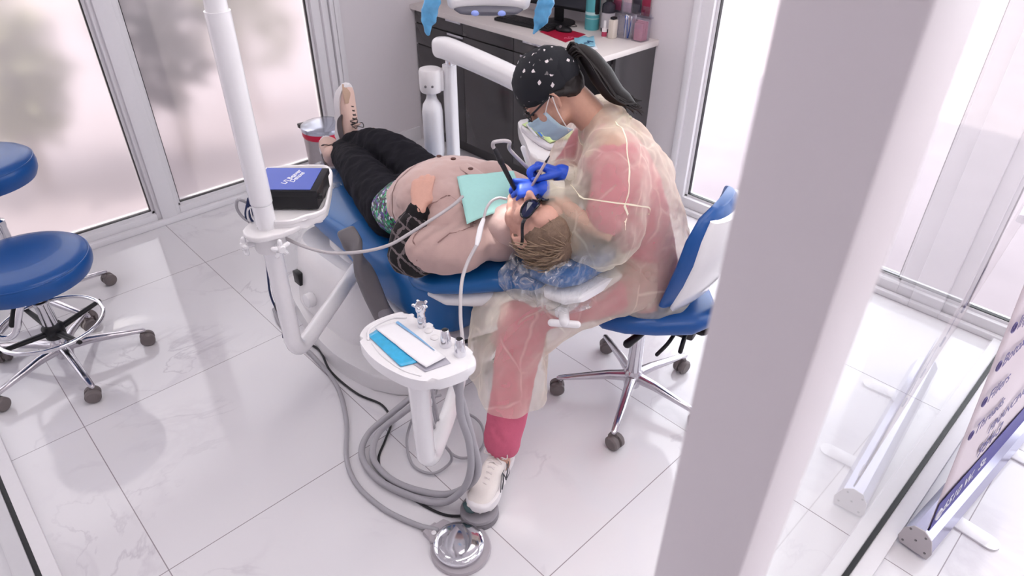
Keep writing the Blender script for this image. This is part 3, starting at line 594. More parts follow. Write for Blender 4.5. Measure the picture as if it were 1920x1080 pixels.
hose('foot_control_hose', [(.93, 2.52, .02), (0.90, 2.40, 0.01), (0.895, 2.111, 0.01), (0.87, 1.895, 0.01), (0.794, 1.706, 0.01), (0.697, 1.552, 0.01), (0.66, 1.428, 0.01), (0.669, 1.286, 0.01), (0.708, 1.166, 0.012), (0.74, 1.10, 0.02)], .0085, CABLEG, 'grey hose curving over the floor to the chrome foot control')
# chrome foot control
fx, fy = .757, 1.012
t = thing('foot_control', 'round foot control with mirror-like chrome dome and grey base', 'foot pedal', (fx, fy, 0))
b = nb(); lathe(b, [(0, 0), (.092, 0), (.094, .006), (.09, .012), (0, .014)], (fx+.002, fy-.006, 0), 48); box(b, (fx-.052, fy+.045, 0), (fx+.0, fy+.118, .02), .006); prism(b, [(.70, 1.085), (.722, 1.125), (.782, 1.118), (.80, 1.07), (.72, 1.03)], 0, .022, .005); finish('base', b, mat('pedal_grey', (176, 170, 176), .45), t)
b = nb(); lathe(b, [(0, .012), (.074, .012), (.078, .018), (.078, .03), (.074, .035), (.06, .039), (.03, .042), (0, .043)], (fx, fy, 0), 56); finish('chrome_dome', b, CHROME, t)
b = nb(); lathe(b, [(0, 0), (.008, 0), (.008, .005), (0, .006)], (.725, 1.095, .022), 16); finish('button', b, WHITE, t)
# grey pedals
def round_pedal(x, y, r, h, label):
    t = thing('pedal', label, 'foot pedal', (x, y, 0)); b = nb(); lathe(b, [(0, 0), (r, 0), (r*1.02, .006), (r, h*.5), (r*.96, h*.56), (0, h*.56)], (x, y, 0), 40); finish('base', b, mat('pedal_grey_dark', (128, 124, 130), .5), t)
    b = nb(); lathe(b, [(0, h*.6), (r*.97, h*.6), (r, h*.7), (r*.95, h*.95), (r*.8, h), (0, h)], (x, y, 0), 40); finish('tread', b, mat('pedal_grey_mid', (150, 146, 152), .5), t)
round_pedal(.885, 1.062, .062, .036, 'small round grey pedal under the toe of the near white shoe')
round_pedal(1.475, 1.655, .075, .06, 'round grey pedal on the floor under the far foot, beside the chair base')
t = thing('foot_switch', 'small white floor switch plate with four dark dots beside the chair base', 'foot switch', (1.44, 1.62, 0))
b = nb(); prism(b, [(1.30, 1.60), (1.34, 1.73), (1.46, 1.75), (1.50, 1.68), (1.44, 1.56), (1.34, 1.52)], .086, .11, .008, sm=4); finish('plate', b, WHITE, t)
for dx, dy in ((0, 0), (.02, -.018), (.02, .022), (.04, .004)):
    b = nb(); lathe(b, [(0, 0), (.007, 0), (.006, .003), (0, .004)], (1.36+dx, 1.64+dy, .11), 14); finish('dot', b, BLACK, t)
# -------- hygienist's saddle stool with backrest
hx3, hy3 = 1.68, 1.07
st = thing('rolling_chair', 'blue rolling operator chair with curved white-shelled backrest, occupied by the person in the sheer gown', 'chair', (hx3, hy3, 0))
gas(st, hx3, hy3, .12, .43)
star_base(st, hx3, hy3, .275, math.radians(133), hubz=.11)
F = V((-.722, .692, 0)); Rr = V((.692, .722, 0))
b = nb(); c = V((hx3, hy3, 0))-F*.03
loft(b, [(c-F*.20+UP*.475, .10, .02, Rr, UP), (c-F*.18+UP*.475, .15, .04, Rr, UP), (c-F*.1+UP*.475, .195, .05, Rr, UP), (c+F*.02+UP*.475, .20, .05, Rr, UP), (c+F*.12+UP*.47, .185, .048, Rr, UP), (c+F*.19+UP*.462, .15, .04, Rr, UP), (c+F*.22+UP*.457, .10, .022, Rr, UP)], 40, 2.7)
finish('seat', b, BLUE2, st)
b = nb(); cc = V((hx3+.03, hy3, 0)); F3 = V((-.25, .968, 0)).normalized(); R3 = V((.968, .25, 0)).normalized()
secs = []
for (d, z, w, th_, tz) in ((.15, .50, .10, .012, .5), (.165, .515, .15, .026, .6), (.195, .57, .185, .032, .4), (.225, .65, .20, .033, .2), (.245, .74, .20, .033, .05), (.25, .82, .19, .03, -.05), (.245, .88, .15, .024, -.15), (.24, .905, .09, .012, -.2)):
    secs.append((cc-F3*(d-.045)+UP*z, w*.95, th_*1.3, R3, (-F3+UP*tz)))
n = 40; rings = []
for (c_, a_, b2, s_, u_) in secs:
    u_ = V(u_).normalized(); R_ = []
    for k in range(n):
        th = 2*PI*k/n; x = math.copysign(abs(math.cos(th))**.8, math.cos(th)); y = math.copysign(abs(math.sin(th))**.8, math.sin(th))
        R_.append(b.verts.new(c_+R3*x*a_+u_*y*b2+F3*(x*x*a_*a_*1.6)))
    rings.append(R_)
for A_, B_ in zip(rings[:-1], rings[1:]):
    for k in range(n): b.faces.new((A_[k], A_[(k+1) % n], B_[(k+1) % n], B_[k]))
b.faces.new(rings[0]); b.faces.new(rings[-1])
bk = finish('backrest', b, BLUE2, st)
b = nb(); rings = []
for (c_, a_, b2, s_, u_) in secs[1:-1]:
    u_ = V(u_).normalized(); a_ *= .9; R_ = []
    for k in range(n):
        th = 2*PI*k/n; x = math.copysign(abs(math.cos(th))**.8, math.cos(th)); y = math.copysign(abs(math.sin(th))**.8, math.sin(th))
        R_.append(b.verts.new(c_-F3*.024+R3*x*a_+u_*y*b2*.85+F3*(x*x*a_*a_*1.6)))
    rings.append(R_)
for A_, B_ in zip(rings[:-1], rings[1:]):
    for k in range(n): b.faces.new((A_[k], A_[(k+1) % n], B_[(k+1) % n], B_[k]))
b.faces.new(rings[0]); b.faces.new(rings[-1]); finish('backrest_shell', b, WHITE2, bk)
b = nb(); M3 = frame_m(cc, -F3, R3)
box(b, (-.06, -.05, .405), (.17, .05, .43), .006, M=M3); box(b, (.10, -.04, .36), (.19, .04, .42), .01, M=M3)
mc = finish('tilt_mechanism', b, BLACK, st)
b = nb(); tube(b, [M3 @ V((.15, 0, .39)), M3 @ V((.215, 0, .40)), M3 @ V((.24, 0, .46)), M3 @ V((.245, 0, .60))], [(.02, .008)]*4, up=-F, sm=5); finish('back_bracket', b, BLACK, mc)
for pts, r in (([(.05, -.03, .40), (.03, -.10, .38), (.0, -.16, .355)], [.008, .012, .016]), ([(.13, -.04, .39), (.12, -.09, .36), (.10, -.13, .33)], [.007, .007, .007]), ([(.16, -.03, .40), (.17, -.08, .40), (.175, -.12, .37)], [.007, .008, .008])):
    b = nb(); tube(b, [M3 @ V(p) for p in pts], r, sm=4); finish('lever', b, BLACK, mc)
b = nb(); tube(b, [M3 @ V((-.08, -.04, .41)), M3 @ V((-.13, -.09, .395))], .004); tube(b, [M3 @ V((-.125, -.085, .395)), M3 @ V((-.165, -.125, .375))], [(.014, .009), (.017, .01)], up=(0, 0, 1), sm=3); finish('lever', b, BLACK, mc)

# -------- cabinet run and desk top
CAB = mat('graphite_laminate', (64, 62, 64), .12, vary=.04, coat=.4, bscale=8)
t = thing('drawer_cabinet', 'dark graphite glossy cabinet with drawers and chrome edge pulls under the white desk top', 'cabinet', (2.9, 3.2, 0))
b = nb(); box(b, (2.70, 2.42, .10), (XW-.002, YW-.002, .868)); box(b, (2.76, 2.44, 0), (XW-.01, YW-.01, .10)); finish('body', b, CAB, t, False)
def front(y0, y1, z0, z1, pull, nm='drawer'):
    b = nb(); box(b, (2.682, y0+.002, z0+.002), (2.70, y1-.002, z1-.002), .0015); d = finish(nm, b, CAB, t)
    if pull:
        b = nb(); box(b, (2.672, pull[0], z1-.014), (2.690, pull[1], z1-.001), .002); finish('handle', b, CHROME, d)
front(3.22, 3.69, .79, .868, (3.23, 3.37)); front(3.22, 3.69, .66, .787, (3.21, 3.36))
front(2.78, 3.22, .79, .868, None); front(2.78, 3.22, .66, .787, None); front(2.42, 2.78, .79, .868, (2.55, 2.70)); front(2.42, 2.78, .66, .787, (2.60, 2.72))
front(3.22, 3.69, .11, .657, None, 'door'); front(2.78, 3.22, .11, .657, None, 'door'); front(2.42, 2.78, .11, .657, None, 'door')
t2 = thing('desk_cabinet', 'dark graphite keyboard drawer and end panel at the knee space of the white desk', 'cabinet', (2.9, 2.4, 0))
b = nb(); box(b, (2.78, 2.135, 0), (XW-.002, 2.155, .868)); finish('end_panel', b, CAB, t2, False)
b = nb(); box(b, (2.74, 2.16, .83), (XW-.002, 2.415, .868)); finish('drawer_box', b, CAB, t2, False)
b = nb(); box(b, (2.722, 2.16, .832), (2.74, 2.415, .866), .0015); d = finish('drawer', b, CAB, t2)
def counter():
    m = mat('counter_laminate', (226, 219, 216), .35, vary=.05, bscale=5); return m
b = nb(); box(b, (2.655, 2.12, .87), (XW-.001, YW-.001, .90), .003); o = finish('worktop', b, counter()); tag(o, 'long white desk top over the dark cabinets along the right wall', 'worktop')
# things on the desk
ZT = .90
t = thing('monitor', 'black flat computer monitor standing on the white desk', 'monitor', (2.98, 2.72, ZT)); MO = frame_m((2.99, 2.72, ZT), (0.12, -1, 0), (-1, -.12, 0))
MO = Matrix.Translation((2.985, 2.735, ZT)) @ Matrix.Rotation(math.radians(8), 4, 'Z')
b = nb(); box(b, (-.012, -.27, .085), (.012, .27, .40), .004, M=MO); finish('panel', b, BLACK, t)
b = nb(); box(b, (-.0135, -.255, .10), (-.0125, .255, .385), M=MO); finish('screen', b, mat('screen_dark', (40, 42, 50), .15), t, False)
b = nb(); box(b, (.008, -.03, .01), (.022, .03, .2), .003, M=MO); lathe(b, [(0, 0), (.10, 0), (.10, .008), (0, .011)], MO @ V((.005, 0, 0)), 32); finish('stand', b, BLACK, t)
t = thing('keyboard', 'black keyboard in front of the monitor', 'keyboard', (2.84, 2.80, ZT)); MK = Matrix.Translation((2.84, 2.83, ZT)) @ Matrix.Rotation(math.radians(5), 4, 'Z')
b = nb(); box(b, (-.065, -.2, 0), (.065, .2, .018), .004, M=MK); finish('case', b, BLACK, t)
b = nb()
for i in range(5):
    for j in range(17): box(b, (-.056+i*.0225, -.19+j*.0225, .018), (-.038+i*.0225, -.172+j*.0225, .022), M=MK)
finish('keys', b, mat('key_black', (36, 36, 40), .5), t, False)
b = nb(); prism(b, [(2.769, 2.664), (2.922, 2.683), (2.913, 2.457), (2.713, 2.422)], ZT, ZT+.003, .001); o = finish('mouse_mat', b, mat('mat_red', (176, 18, 58), .6, vary=.05)); tag(o, 'crimson mouse mat on the white desk under the black mouse', 'mouse mat')
b = nb(); tube(b, [(2.76+.01*k, 2.47+.012*math.sin(k*2), ZT+.0035) for k in range(7)], .0014, seg=6, sm=3); tube(b, [(2.775+.01*k, 2.455+.01*math.cos(k*2.3), ZT+.0035) for k in range(5)], .0012, seg=6, sm=3); finish('print', b, mat('mat_print', (214, 110, 140), .6), o)
t = thing('mouse', 'black computer mouse on the crimson mat', 'mouse', (2.87, 2.58, ZT)); b = nb(); ell(b, (2.875, 2.585, ZT+.010), (.034, .056, .022)); finish('shell', b, BLACK, t); b = nb(); lathe(b, [(0, -.003), (.008, -.003), (.008, .003), (0, .003)], (2.85, 2.585, ZT+.029), 14, (0, 1, 0)); finish('wheel', b, GREYP, t)
hose('mouse_cable', [(2.89, 2.64, ZT+.008), (2.93, 2.66, ZT+.005), (2.99, 2.60, ZT+.004), (3.02, 2.63, ZT+.004), (3.05, 2.72, ZT+.004)], .002, BLACK, 'thin black mouse cable on the white desk', 'cable')
PMASK = mat('mask_blue', (142, 200, 222), .8, bump=.3, bscale=120, vary=.08)
o = sheet('face_mask', [(2.67, 2.315), (2.80, 2.44), (2.88, 2.37), (2.75, 2.25)], ZT+.006, PMASK, amp=.016, sc=25, th=.002); tag(o, 'light blue face mask lying at the front corner of the white desk', 'face mask')
b = nb(); prism(b, [(2.665, 2.30), (2.72, 2.36), (2.80, 2.29), (2.74, 2.225)], ZT, ZT+.004, .001); o = finish('paper_card', b, PWH); tag(o, 'white card under the blue face mask at the desk corner', 'card')
hose('cable', [(2.72, 2.30, ZT+.02), (2.735, 2.28, ZT+.024), (2.745, 2.30, ZT+.026), (2.76, 2.275, ZT+.024)], .0025, mat('dark_blue_rubber', (34, 74, 110), .5), 'short dark blue loop lying on the blue face mask', 'cable')
def bottle(name, x, y, r, h, m, capm, label, neck=.4, caph=.03, fill=None):
    t = thing(name, label, 'bottle', (x, y, ZT)); b = nb(); lathe(b, [(0, 0), (r*.95, 0), (r, .004), (r, h*.78), (r*.95, h*.83), (r*neck, h*.92), (r*neck, h), (0, h)], (x, y, ZT), 28); bd = finish('body', b, m, t)
    b = nb(); lathe(b, [(0, h*.93), (r*neck*1.25, h*.93), (r*neck*1.25, h+caph-.004), (r*neck*1.1, h+caph), (0, h+caph)], (x, y, ZT), 24); finish('cap', b, capm, t); return t
TEAL = mat('canister_teal', (92, 178, 186), .45, vary=.1, bscale=14)
t = thing('wipes_canister', 'tall teal wipes canister beside the monitor', 'canister', (3.03, 2.515, ZT)); b = nb(); lathe(b, [(0, 0), (.038, 0), (.04, .003), (.04, .20), (0, .20)], (3.03, 2.515, ZT), 32); finish('body', b, TEAL, t)
b = nb(); lathe(b, [(.0405, .06), (.0405, .063), (.0402, .063)], (3.03, 2.515, ZT), 32); lathe(b, [(0, .08), (.0404, .08), (.0404, .095), (0, .095)], (3.03, 2.515, ZT), 32); finish('label_band', b, mat('band_pale', (190, 224, 226), .5), t)
b = nb(); lathe(b, [(0, .20), (.042, .20), (.042, .225), (.03, .232), (0, .232)], (3.03, 2.515, ZT), 32); finish('lid', b, WHITE, t)
bottle('pump_bottle', 3.055, 2.425, .036, .17, mat('bottle_dark', (54, 52, 62), .25), BLACK, 'dark bottle with pale label between the teal canister and the clear organiser')
b = nb(); lathe(b, [(.0372, .02), (.0372, .10), (.0368, .10)], (3.055, 2.425, ZT), 28); o = finish('bottle_label', b, mat('label_pale', (196, 192, 198), .6), [x for x in COL.objects if x.name.startswith('pump_bottle')][0])
bottle('small_bottle', 2.945, 2.355, .014, .055, mat('bottle_white', (236, 230, 232), .4), mat('cap_white', (240, 238, 240), .4), 'tiny white bottle with pink-red label in front of the dark bottle')
b = nb(); lathe(b, [(.0146, .006), (.0146, .03), (.0142, .03)], (2.945, 2.355, ZT), 20); finish('bottle_label', b, mat('label_red', (178, 60, 92), .6), [x for x in COL.objects if x.name.startswith('small_bottle')][0])
t = thing('tissue_tube', 'cream rectangular dispenser bottle standing beside the tiny white bottle', 'dispenser', (2.965, 2.315, ZT)); b = nb(); box(b, (2.945, 2.297, ZT), (2.985, 2.333, ZT+.095), .006); finish('body', b, mat('cream_plastic', (224, 214, 204), .45), t); b = nb(); box(b, (2.95, 2.302, ZT+.0955), (2.98, 2.328, ZT+.108), .004); finish('cap', b, BLACK, t)
ACR = thin_glass('acrylic', (.93, .93, .97, 1), .4)
t = thing('acrylic_organiser', 'clear acrylic organiser box holding blue swabs near the wall end of the desk', 'organiser', (3.04, 2.275, ZT))
b = nb(); box(b, (2.995, 2.235, ZT), (3.075, 2.31, ZT+.11)); f = [f for f in b.faces if f.normal.z > .9]; bmesh.ops.delete(b, geom=f, context='FACES'); finish('shell', b, ACR, t, False)
t3 = thing('swab_bundle', 'bundle of white and blue swabs inside the clear organiser', 'swabs', (3.03, 2.27, ZT))
for k in range(9):
    b = nb(); x0 = 3.01+.05*random.random(); y0 = 2.25+.045*random.random(); dx = random.uniform(-.02, .015); dy = random.uniform(-.02, .02)
    tube(b, [(x0, y0, ZT+.003), (x0+dx*.6, y0+dy*.6, ZT+.1)], .0025, seg=6); ell(b, (x0+dx*.62, y0+dy*.62, ZT+.104), (.005, .005, .009), seg=8); finish('swab', b, mat('swab_blue', (36, 96, 190), .5) if k % 3 == 0 else PWH, t3)
t = thing('acrylic_organiser', 'clear acrylic organiser box tinted pink by its contents, against the wall at the desk end', 'organiser', (3.09, 2.2, ZT))
b = nb(); box(b, (3.0, 2.15, ZT), (3.07, 2.215, ZT+.13)); f = [f for f in b.faces if f.normal.z > .9]; bmesh.ops.delete(b, geom=f, context='FACES'); finish('shell', b, ACR, t, False)
t3 = thing('pink_packets', 'pink packets inside the clear organiser at the desk end', 'packets', (3.035, 2.18, ZT))
for k in range(5):
    b = nb(); box(b, (3.008+k*.011, 2.157, ZT+.004), (3.014+k*.011, 2.208, ZT+.09+.006*(k % 3)), .001); finish('packet', b, mat('packet_pink', (214, 160, 176), .5, vary=.1), t3)
t = thing('wall_rack', 'clear wall rack holding pink and dark leaflets above the end of the desk', 'rack', (3.11, 2.25, 1.03))
b = nb(); box(b, (3.085, 2.17, 1.0), (3.118, 2.44, 1.006)); box(b, (3.085, 2.17, 1.0), (3.087, 2.44, 1.06)); finish('shelf', b, ACR, t, False)
for k, (y, c, h) in enumerate(((2.19, (148, 40, 70), .15), (2.25, (60, 54, 66), .13), (2.31, (222, 196, 206), .14), (2.38, (186, 92, 120), .12))):
    b = nb(); box(b, (3.10, y, 1.008), (3.104, y+.052, 1.008+h), .0005); o = finish('leaflet', b, mat('leaflet_%d' % k, c, .5, vary=.3, bscale=70)); tag(o, ['crimson leaflet in the wall rack, nearest the corner of the right wall window', 'dark leaflet in the wall rack beside the crimson one', 'pale pink leaflet in the wall rack', 'rose leaflet in the wall rack, nearest the teal canister'][k], 'leaflet')

# -------- delivery unit arm, bottle, instrument tray
t = thing('delivery_unit', 'white dental delivery arm on a thin post with water bottle and instrument head', 'delivery unit', (1.86, 2.34, 0))
b = nb(); tube(b, [(1.863, 2.335, 0.0), (1.863, 2.335, .975)], .028, seg=24, cap='flat', power=3); lathe(b, [(0, 0), (.09, 0), (.09, .015), (.04, .03), (0, .03)], (1.863, 2.335, 0), 32); finish('post', b, WHITE2, t)
b = nb(); lathe(b, [(0, 0), (.017, 0), (.017, .03), (0, .03)], (1.863, 2.335, .975), 20); finish('swivel', b, CHROME, t)
b = nb(); tube(b, [(1.845, 2.37, 1.045), (1.85, 2.30, 1.045), (1.875, 2.0, 1.01), (1.88, 1.80, .98)], [(.036, .044), (.038, .046), (.038, .044), (.038, .042)], up=UP, seg=28, sm=5, power=3); finish('arm', b, WHITE2, t)
hb = nb(); q = V((1.863, 2.335, 0))-E1*.085-E2*.01
lathe(hb, [(0, .86), (.045, .86), (.05, .87), (.05, .95), (.046, .96), (0, .96)], q, 32); box(hb, (-.05, -.03, .865), (.02, .03, .955), .008, M=Matrix.Translation(V((1.863, 2.335, 0))-E1*.045) @ Matrix.Rotation(math.radians(-44), 4, 'Z')); bh = finish('bottle_holder', hb, WHITE, t)
for k in (-.018, .012):
    b = nb(); p = q+E1*(k+.0)-E2*.047+UP*.895; lathe(b, [(0, 0), (.006, 0), (.005, .004), (0, .005)], p, 12, -E2); finish('screw', b, GREYP, bh)
b = nb(); lathe(b, [(0, .535), (.025, .535), (.042, .55), (.047, .58), (.047, .77), (.042, .80), (.026, .825), (.022, .84), (.022, .862), (0, .862)], q, 32); finish('water_bottle', b, mat('bottle_milky', (235, 235, 240), .35, coat=.3), t)
DO = [(1.824, 1.859), (1.894, 1.895), (2.07, 1.76), (2.05, 1.60), (1.86, 1.47), (1.757, 1.439), (1.655, 1.49), (1.65, 1.603), (1.727, 1.722)]
b = nb(); prism(b, DO, .80, .846, .012, sm=4); prism(b, [(1.80, 1.78), (1.9, 1.8), (1.98, 1.7), (1.9, 1.56), (1.76, 1.52), (1.72, 1.6)], .74, .80, .01, sm=3); dh = finish('instrument_head', b, WHITE, t)
b = nb(); tube(b, [(1.87, 1.80, .99), (1.88, 1.70, .96), (1.88, 1.68, .85)], .03, sm=4, seg=16); finish('head_bracket', b, WHITE, t)
b = nb(); tube(b, [V((1.632, 1.46, .785)), V((1.70, 1.42, .785))], .014); finish('control_bar', b, BLACK, dh)
TRO = [(1.815, 1.83), (1.93, 1.84), (2.0, 1.70), (1.90, 1.545), (1.79, 1.545), (1.72, 1.60), (1.765, 1.76)]
b = nb(); prism(b, TRO, .847, .862, .005, sm=3); tb2 = finish('instrument_tray', b, mat('tray_grey', (214, 210, 216), .35)); tag(tb2, 'shallow grey instrument tray on the white delivery unit behind the blue-masked face', 'tray')
o = sheet('green_paper', [(1.80, 1.815), (1.93, 1.81), (1.88, 1.575), (1.745, 1.61)], .865, mat('paper_green', (206, 228, 160), .7, bump=.3, bscale=60, vary=.06), amp=.012, sc=18); tag(o, 'pale green paper liner in the instrument tray', 'paper liner')
for k, (p0, p1, c, lb) in enumerate((((1.778, 1.765), (1.728, 1.665), (206, 206, 214), 'steel instrument in the tray, outermost at the tray edge'), ((1.795, 1.758), (1.742, 1.65), (58, 120, 205), 'blue-handled instrument lying in the green-lined tray'), ((1.83, 1.765), (1.775, 1.655), (232, 186, 92), 'yellow-orange handled instrument lying in the green-lined tray'), ((1.85, 1.78), (1.80, 1.66), (190, 190, 200), 'thin grey instrument beside the yellow-orange one in the tray'))):
    t4 = thing('hand_instrument', lb, 'dental instrument', (p0[0], p0[1], .878)); a0 = V((p0[0], p0[1], .884)); a1 = V((p1[0], p1[1], .882)); dd = (a1-a0).normalized()
    b = nb(); tube(b, [a0, a1], .0042, seg=10); finish('handle', b, mat('inst_%d' % k, c, .35), t4)
    b = nb(); tube(b, [a1, a1+dd*.02, a1+dd*.028+UP*.008], [.0028, .0016, .001], seg=8); finish('tip', b, CHROME, t4)

# -------- dental light
lx, ly, lz = 1.375, 1.53, 1.42
t = thing('dental_light', 'white dental light head with two round blue lenses hanging over the patient', 'dental light', (lx, ly, lz))
LM = frame_m((lx, ly, lz), E1, E2*.9+UP*.35)
b = nb(); loft(b, [(LM @ V((0, -.01, .0)), .105, .018, E1, LM.to_3x3() @ V((0, 0, 1))), (LM @ V((0, .0, .0)), .118, .03, E1, LM.to_3x3() @ V((0, 0, 1))), (LM @ V((0, .06, .01)), .13, .045, E1, LM.to_3x3() @ V((0, 0, 1))), (LM @ V((0, .14, .02)), .125, .05, E1, LM.to_3x3() @ V((0, 0, 1))), (LM @ V((0, .20, .02)), .09, .035, E1, LM.to_3x3() @ V((0, 0, 1)))], 36, 3); lh = finish('head', b, WHITE, t)
b = nb(); fv = LM.to_3x3()
loft(b, [(LM @ V((0, -.012, -.012)), .10, .012, E1, fv @ V((0, 0, 1))), (LM @ V((0, -.026, -.014)), .085, .009, E1, fv @ V((0, 0, 1))), (LM @ V((0, -.03, -.014)), .06, .005, E1, fv @ V((0, 0, 1)))], 32, 2.2); finish('front_band', b, mat('band_grey', (96, 96, 108), .35), lh)
for s in (-.028, .048):
    b = nb(); ell(b, LM @ V((s-.01, -.027, -.0135)), (.013, .008, .008), (E1, fv @ V((0, 1, 0)), fv @ V((0, 0, 1)))); finish('lens', b, mat('lens_blue', (140, 158, 225), .2, emit=(150, 170, 255), estr=.15), lh)
sp_ = bpy.data.lights.new('dental_light_beam', 'SPOT'); sp_.energy = 26; sp_.spot_size = math.radians(17); sp_.spot_blend = .35; sp_.shadow_soft_size = .03; sp_.color = (1, .97, .94)
so_ = bpy.data.objects.new('beam', sp_); COL.objects.link(so_); so_.parent = lh; bp_ = LM @ V((.01, -.05, -.02)); so_.location = bp_; so_.rotation_euler = (bp_-V((1.27, 1.33, .90))).to_track_quat('Z', 'Y').to_euler()
b = nb(); tube(b, [(1.375, 1.53, 1.80), (1.40, 1.555, 1.6), (1.42, 1.60, 1.47)], .02, sm=4, seg=12); finish('yoke', b, WHITE, t)
b = nb()
for s in (-1, 1): tube(b, [LM @ V((s*.12, .05, .01)), LM @ V((s*.155, .03, .01)), LM @ V((s*.162, .01, .005))], .009, sm=4, seg=12)
finish('handles', b, WHITE, t)
FILM = mat('barrier_film_blue', (96, 176, 226), .25, bump=.8, bscale=50, vary=.3, coat=.5, alpha=.82)
for s, lb in ((-1, 'light blue barrier film wrapped around the left handle of the dental light'), (1, 'light blue barrier film wrapped around the right handle of the dental light')):
    b = nb(); c_ = LM @ V((s*.165, -.01, .0)); pts = [c_+UP*.06+E1*s*.004, c_+UP*.02, c_-UP*.02-E1*.01*s, c_-UP*.05-E1*(.02 if s > 0 else -.0), c_-UP*(.075)-E1*(.035 if s > 0 else .012)]
    if s < 0: pts = [c_+UP*.05+E1*.03, c_+UP*.02+E1*.012, c_-UP*.02-E1*.005, c_-UP*.05-E1*.012, c_-UP*.08-E1*.012]
    tube(b, pts, [(.016, .012), (.022, .014), (.024, .012), (.018, .007), (.006, .003)], up=E2, sm=5, seg=20); o = finish('barrier_film', b, FILM); crumple(o, .006, 60, s); tag(o, lb, 'barrier film')

# -------- waste bin
wx, wy = 1.775, 3.40
t = thing('waste_bin', 'small round steel step bin with red liner and red biohazard label by the window corner', 'bin', (wx, wy, 0))
b = nb(); lathe(b, [(0, 0), (.105, 0), (.108, .01), (.118, .40), (0, .40)], (wx, wy, 0), 48); finish('body', b, mat('brushed_steel', (176, 170, 172), .3, metal=.9, vary=.08), t)
b = nb(); lathe(b, [(.117, .365), (.121, .372), (.122, .40), (.119, .405), (.11, .405)], (wx, wy, 0), 48); o = finish('liner', b, mat('liner_red', (206, 22, 66), .4, bump=.5, bscale=50), t)
b = nb(); lathe(b, [(.10, .40), (.124, .402), (.126, .412), (.124, .425), (.11, .432), (.05, .437), (0, .438)], (wx, wy, 0), 48); ld = finish('lid', b, mat('lid_steel', (196, 200, 214), .16, metal=.85), t)
b = nb(); box(b, (wx-.10, wy+.07, .40), (wx-.05, wy+.115, .425), .004); finish('hinge', b, BLACK, t)
b = nb(); tube(b, [(wx+.05, wy-.10, .02), (wx+.07, wy-.14, .015)], (.02, .005) and .012); finish('step_pedal', b, BLACK, t)
# label wrapped on the side that faces the room
la = math.atan2(-.722, -.15); b = nb(); R1 = .1155
def cyl(u_, z, r=R1):
    a = la+u_/.115; k = (.108+.010*(z-.01)/.39)+(r-.1155); return V((wx+k*math.cos(a), wy+k*math.sin(a), z))
G = [[b.verts.new(cyl(-.055+.11*i/14, .16+.15*j/4, R1+.0012)) for j in range(5)] for i in range(15)]
for i in range(14):
    for j in range(4): b.faces.new((G[i][j], G[i+1][j], G[i+1][j+1], G[i][j+1]))
lb_ = finish('biohazard_label', b, mat('label_crimson', (182, 20, 50), .45), t)
b = nb(); cz = .215
def arc(cu_, cz_, r, a0, a1, w):
    tube(b, [cyl(cu_+r*math.cos(a0+(a1-a0)*k/14), cz_+r*math.sin(a0+(a1-a0)*k/14), R1+.002) for k in range(15)], [w*(.35+.65*math.sin(PI*k/14)) for k in range(15)], seg=6)
for k in range(3):
    a = PI/2+k*2*PI/3; arc(.016*math.cos(a), cz+.016*math.sin(a), .019, a-2.5-PI*0, a+2.5, .0028)
arc(0, cz, .017, 0, 2*PI, .0018); finish('biohazard_symbol', b, PWHITE, lb_)
me_t = text('lettering', 'BIOHAZARD', .0185, Matrix.Identity(4), PWHITE, lb_, align='CENTER', bold=.0004)
for v in me_t.data.vertices: v.co = cyl(v.co.x, .272+v.co.y, R1+.0022+v.co.z*.5)

# -------- roll-up banner in the hall
t = thing('banner_stand', 'white roll-up banner stand with purple lettering in the hall outside the glass', 'banner', (1.82, .0, 0))
bd = V((.996, -.09, 0)); bn = V((.09, .996, 0)); o0 = V((1.765, .045, 0))
BMx = Matrix(((bd.x, bn.x, 0, o0.x), (bd.y, bn.y, 0, o0.y), (0, 0, 1, 0), (0, 0, 0, 1)))
b = nb()
prof = [(-.045, .01), (-.05, .04), (-.035, .085), (-.01, .105), (.02, .10), (.04, .07), (.045, .03), (.035, .01)]
vs0 = [b.verts.new(BMx @ V((0, y, z))) for y, z in prof]; vs1 = [b.verts.new(BMx @ V((.86, y, z))) for y, z in prof]
b.faces.new(vs0); b.faces.new(vs1)
for k in range(8): b.faces.new((vs0[k], vs0[(k+1) % 8], vs1[(k+1) % 8], vs1[k]))
cs = finish('cassette', b, mat('silver_cassette', (190, 190, 214), .18, metal=.8), t, True, 25)
b = nb(); vs0 = [b.verts.new(BMx @ V((-.004, y*1.04, z*1.02))) for y, z in prof]; vs1 = [b.verts.new(BMx @ V((0, y*1.04, z*1.02))) for y, z in prof]; b.faces.new(vs0); b.faces.new(vs1)
for k in range(8): b.faces.new((vs0[k], vs0[(k+1) % 8], vs1[(k+1) % 8], vs1[k]))
ec = finish('end_cap', b, mat('cap_grey', (196, 190, 194), .5), cs)
b = nb()
for y, z in ((-.035, .03), (-.02, .085), (.025, .085), (.03, .025), (0, .055)): lathe(b, [(0, 0), (.004, 0), (.003, .002), (0, .002)], BMx @ V((-.004, y, z)), 10, -bd)
finish('screws', b, GREYP, ec)
for x in (.22, .68):
    b = nb(); box(b, (x-.03, -.14, 0), (x+.03, .0, .008), .003, M=BMx); lathe(b, [(0, .001), (.03, .001), (.03, .0072), (0, .0072)], BMx @ V((x, -.14, 0)), 20); finish('foot', b, WHITE2, t)
lean = math.radians(5); BF2 = BMx @ Matrix.Translation((0, -.01, .10)) @ Matrix.Rotation(-lean, 4, 'X')
b = nb(); nx = 10; G = [[b.verts.new(BF2 @ V((.015+.83*i/nx, .003*math.sin(i*1.3)*min(1, j/3), 1.0*j/12))) for j in range(13)] for i in range(nx+1)]
for i in range(nx):
    for j in range(12): b.faces.new((G[i][j], G[i+1][j], G[i+1][j+1], G[i][j+1]))
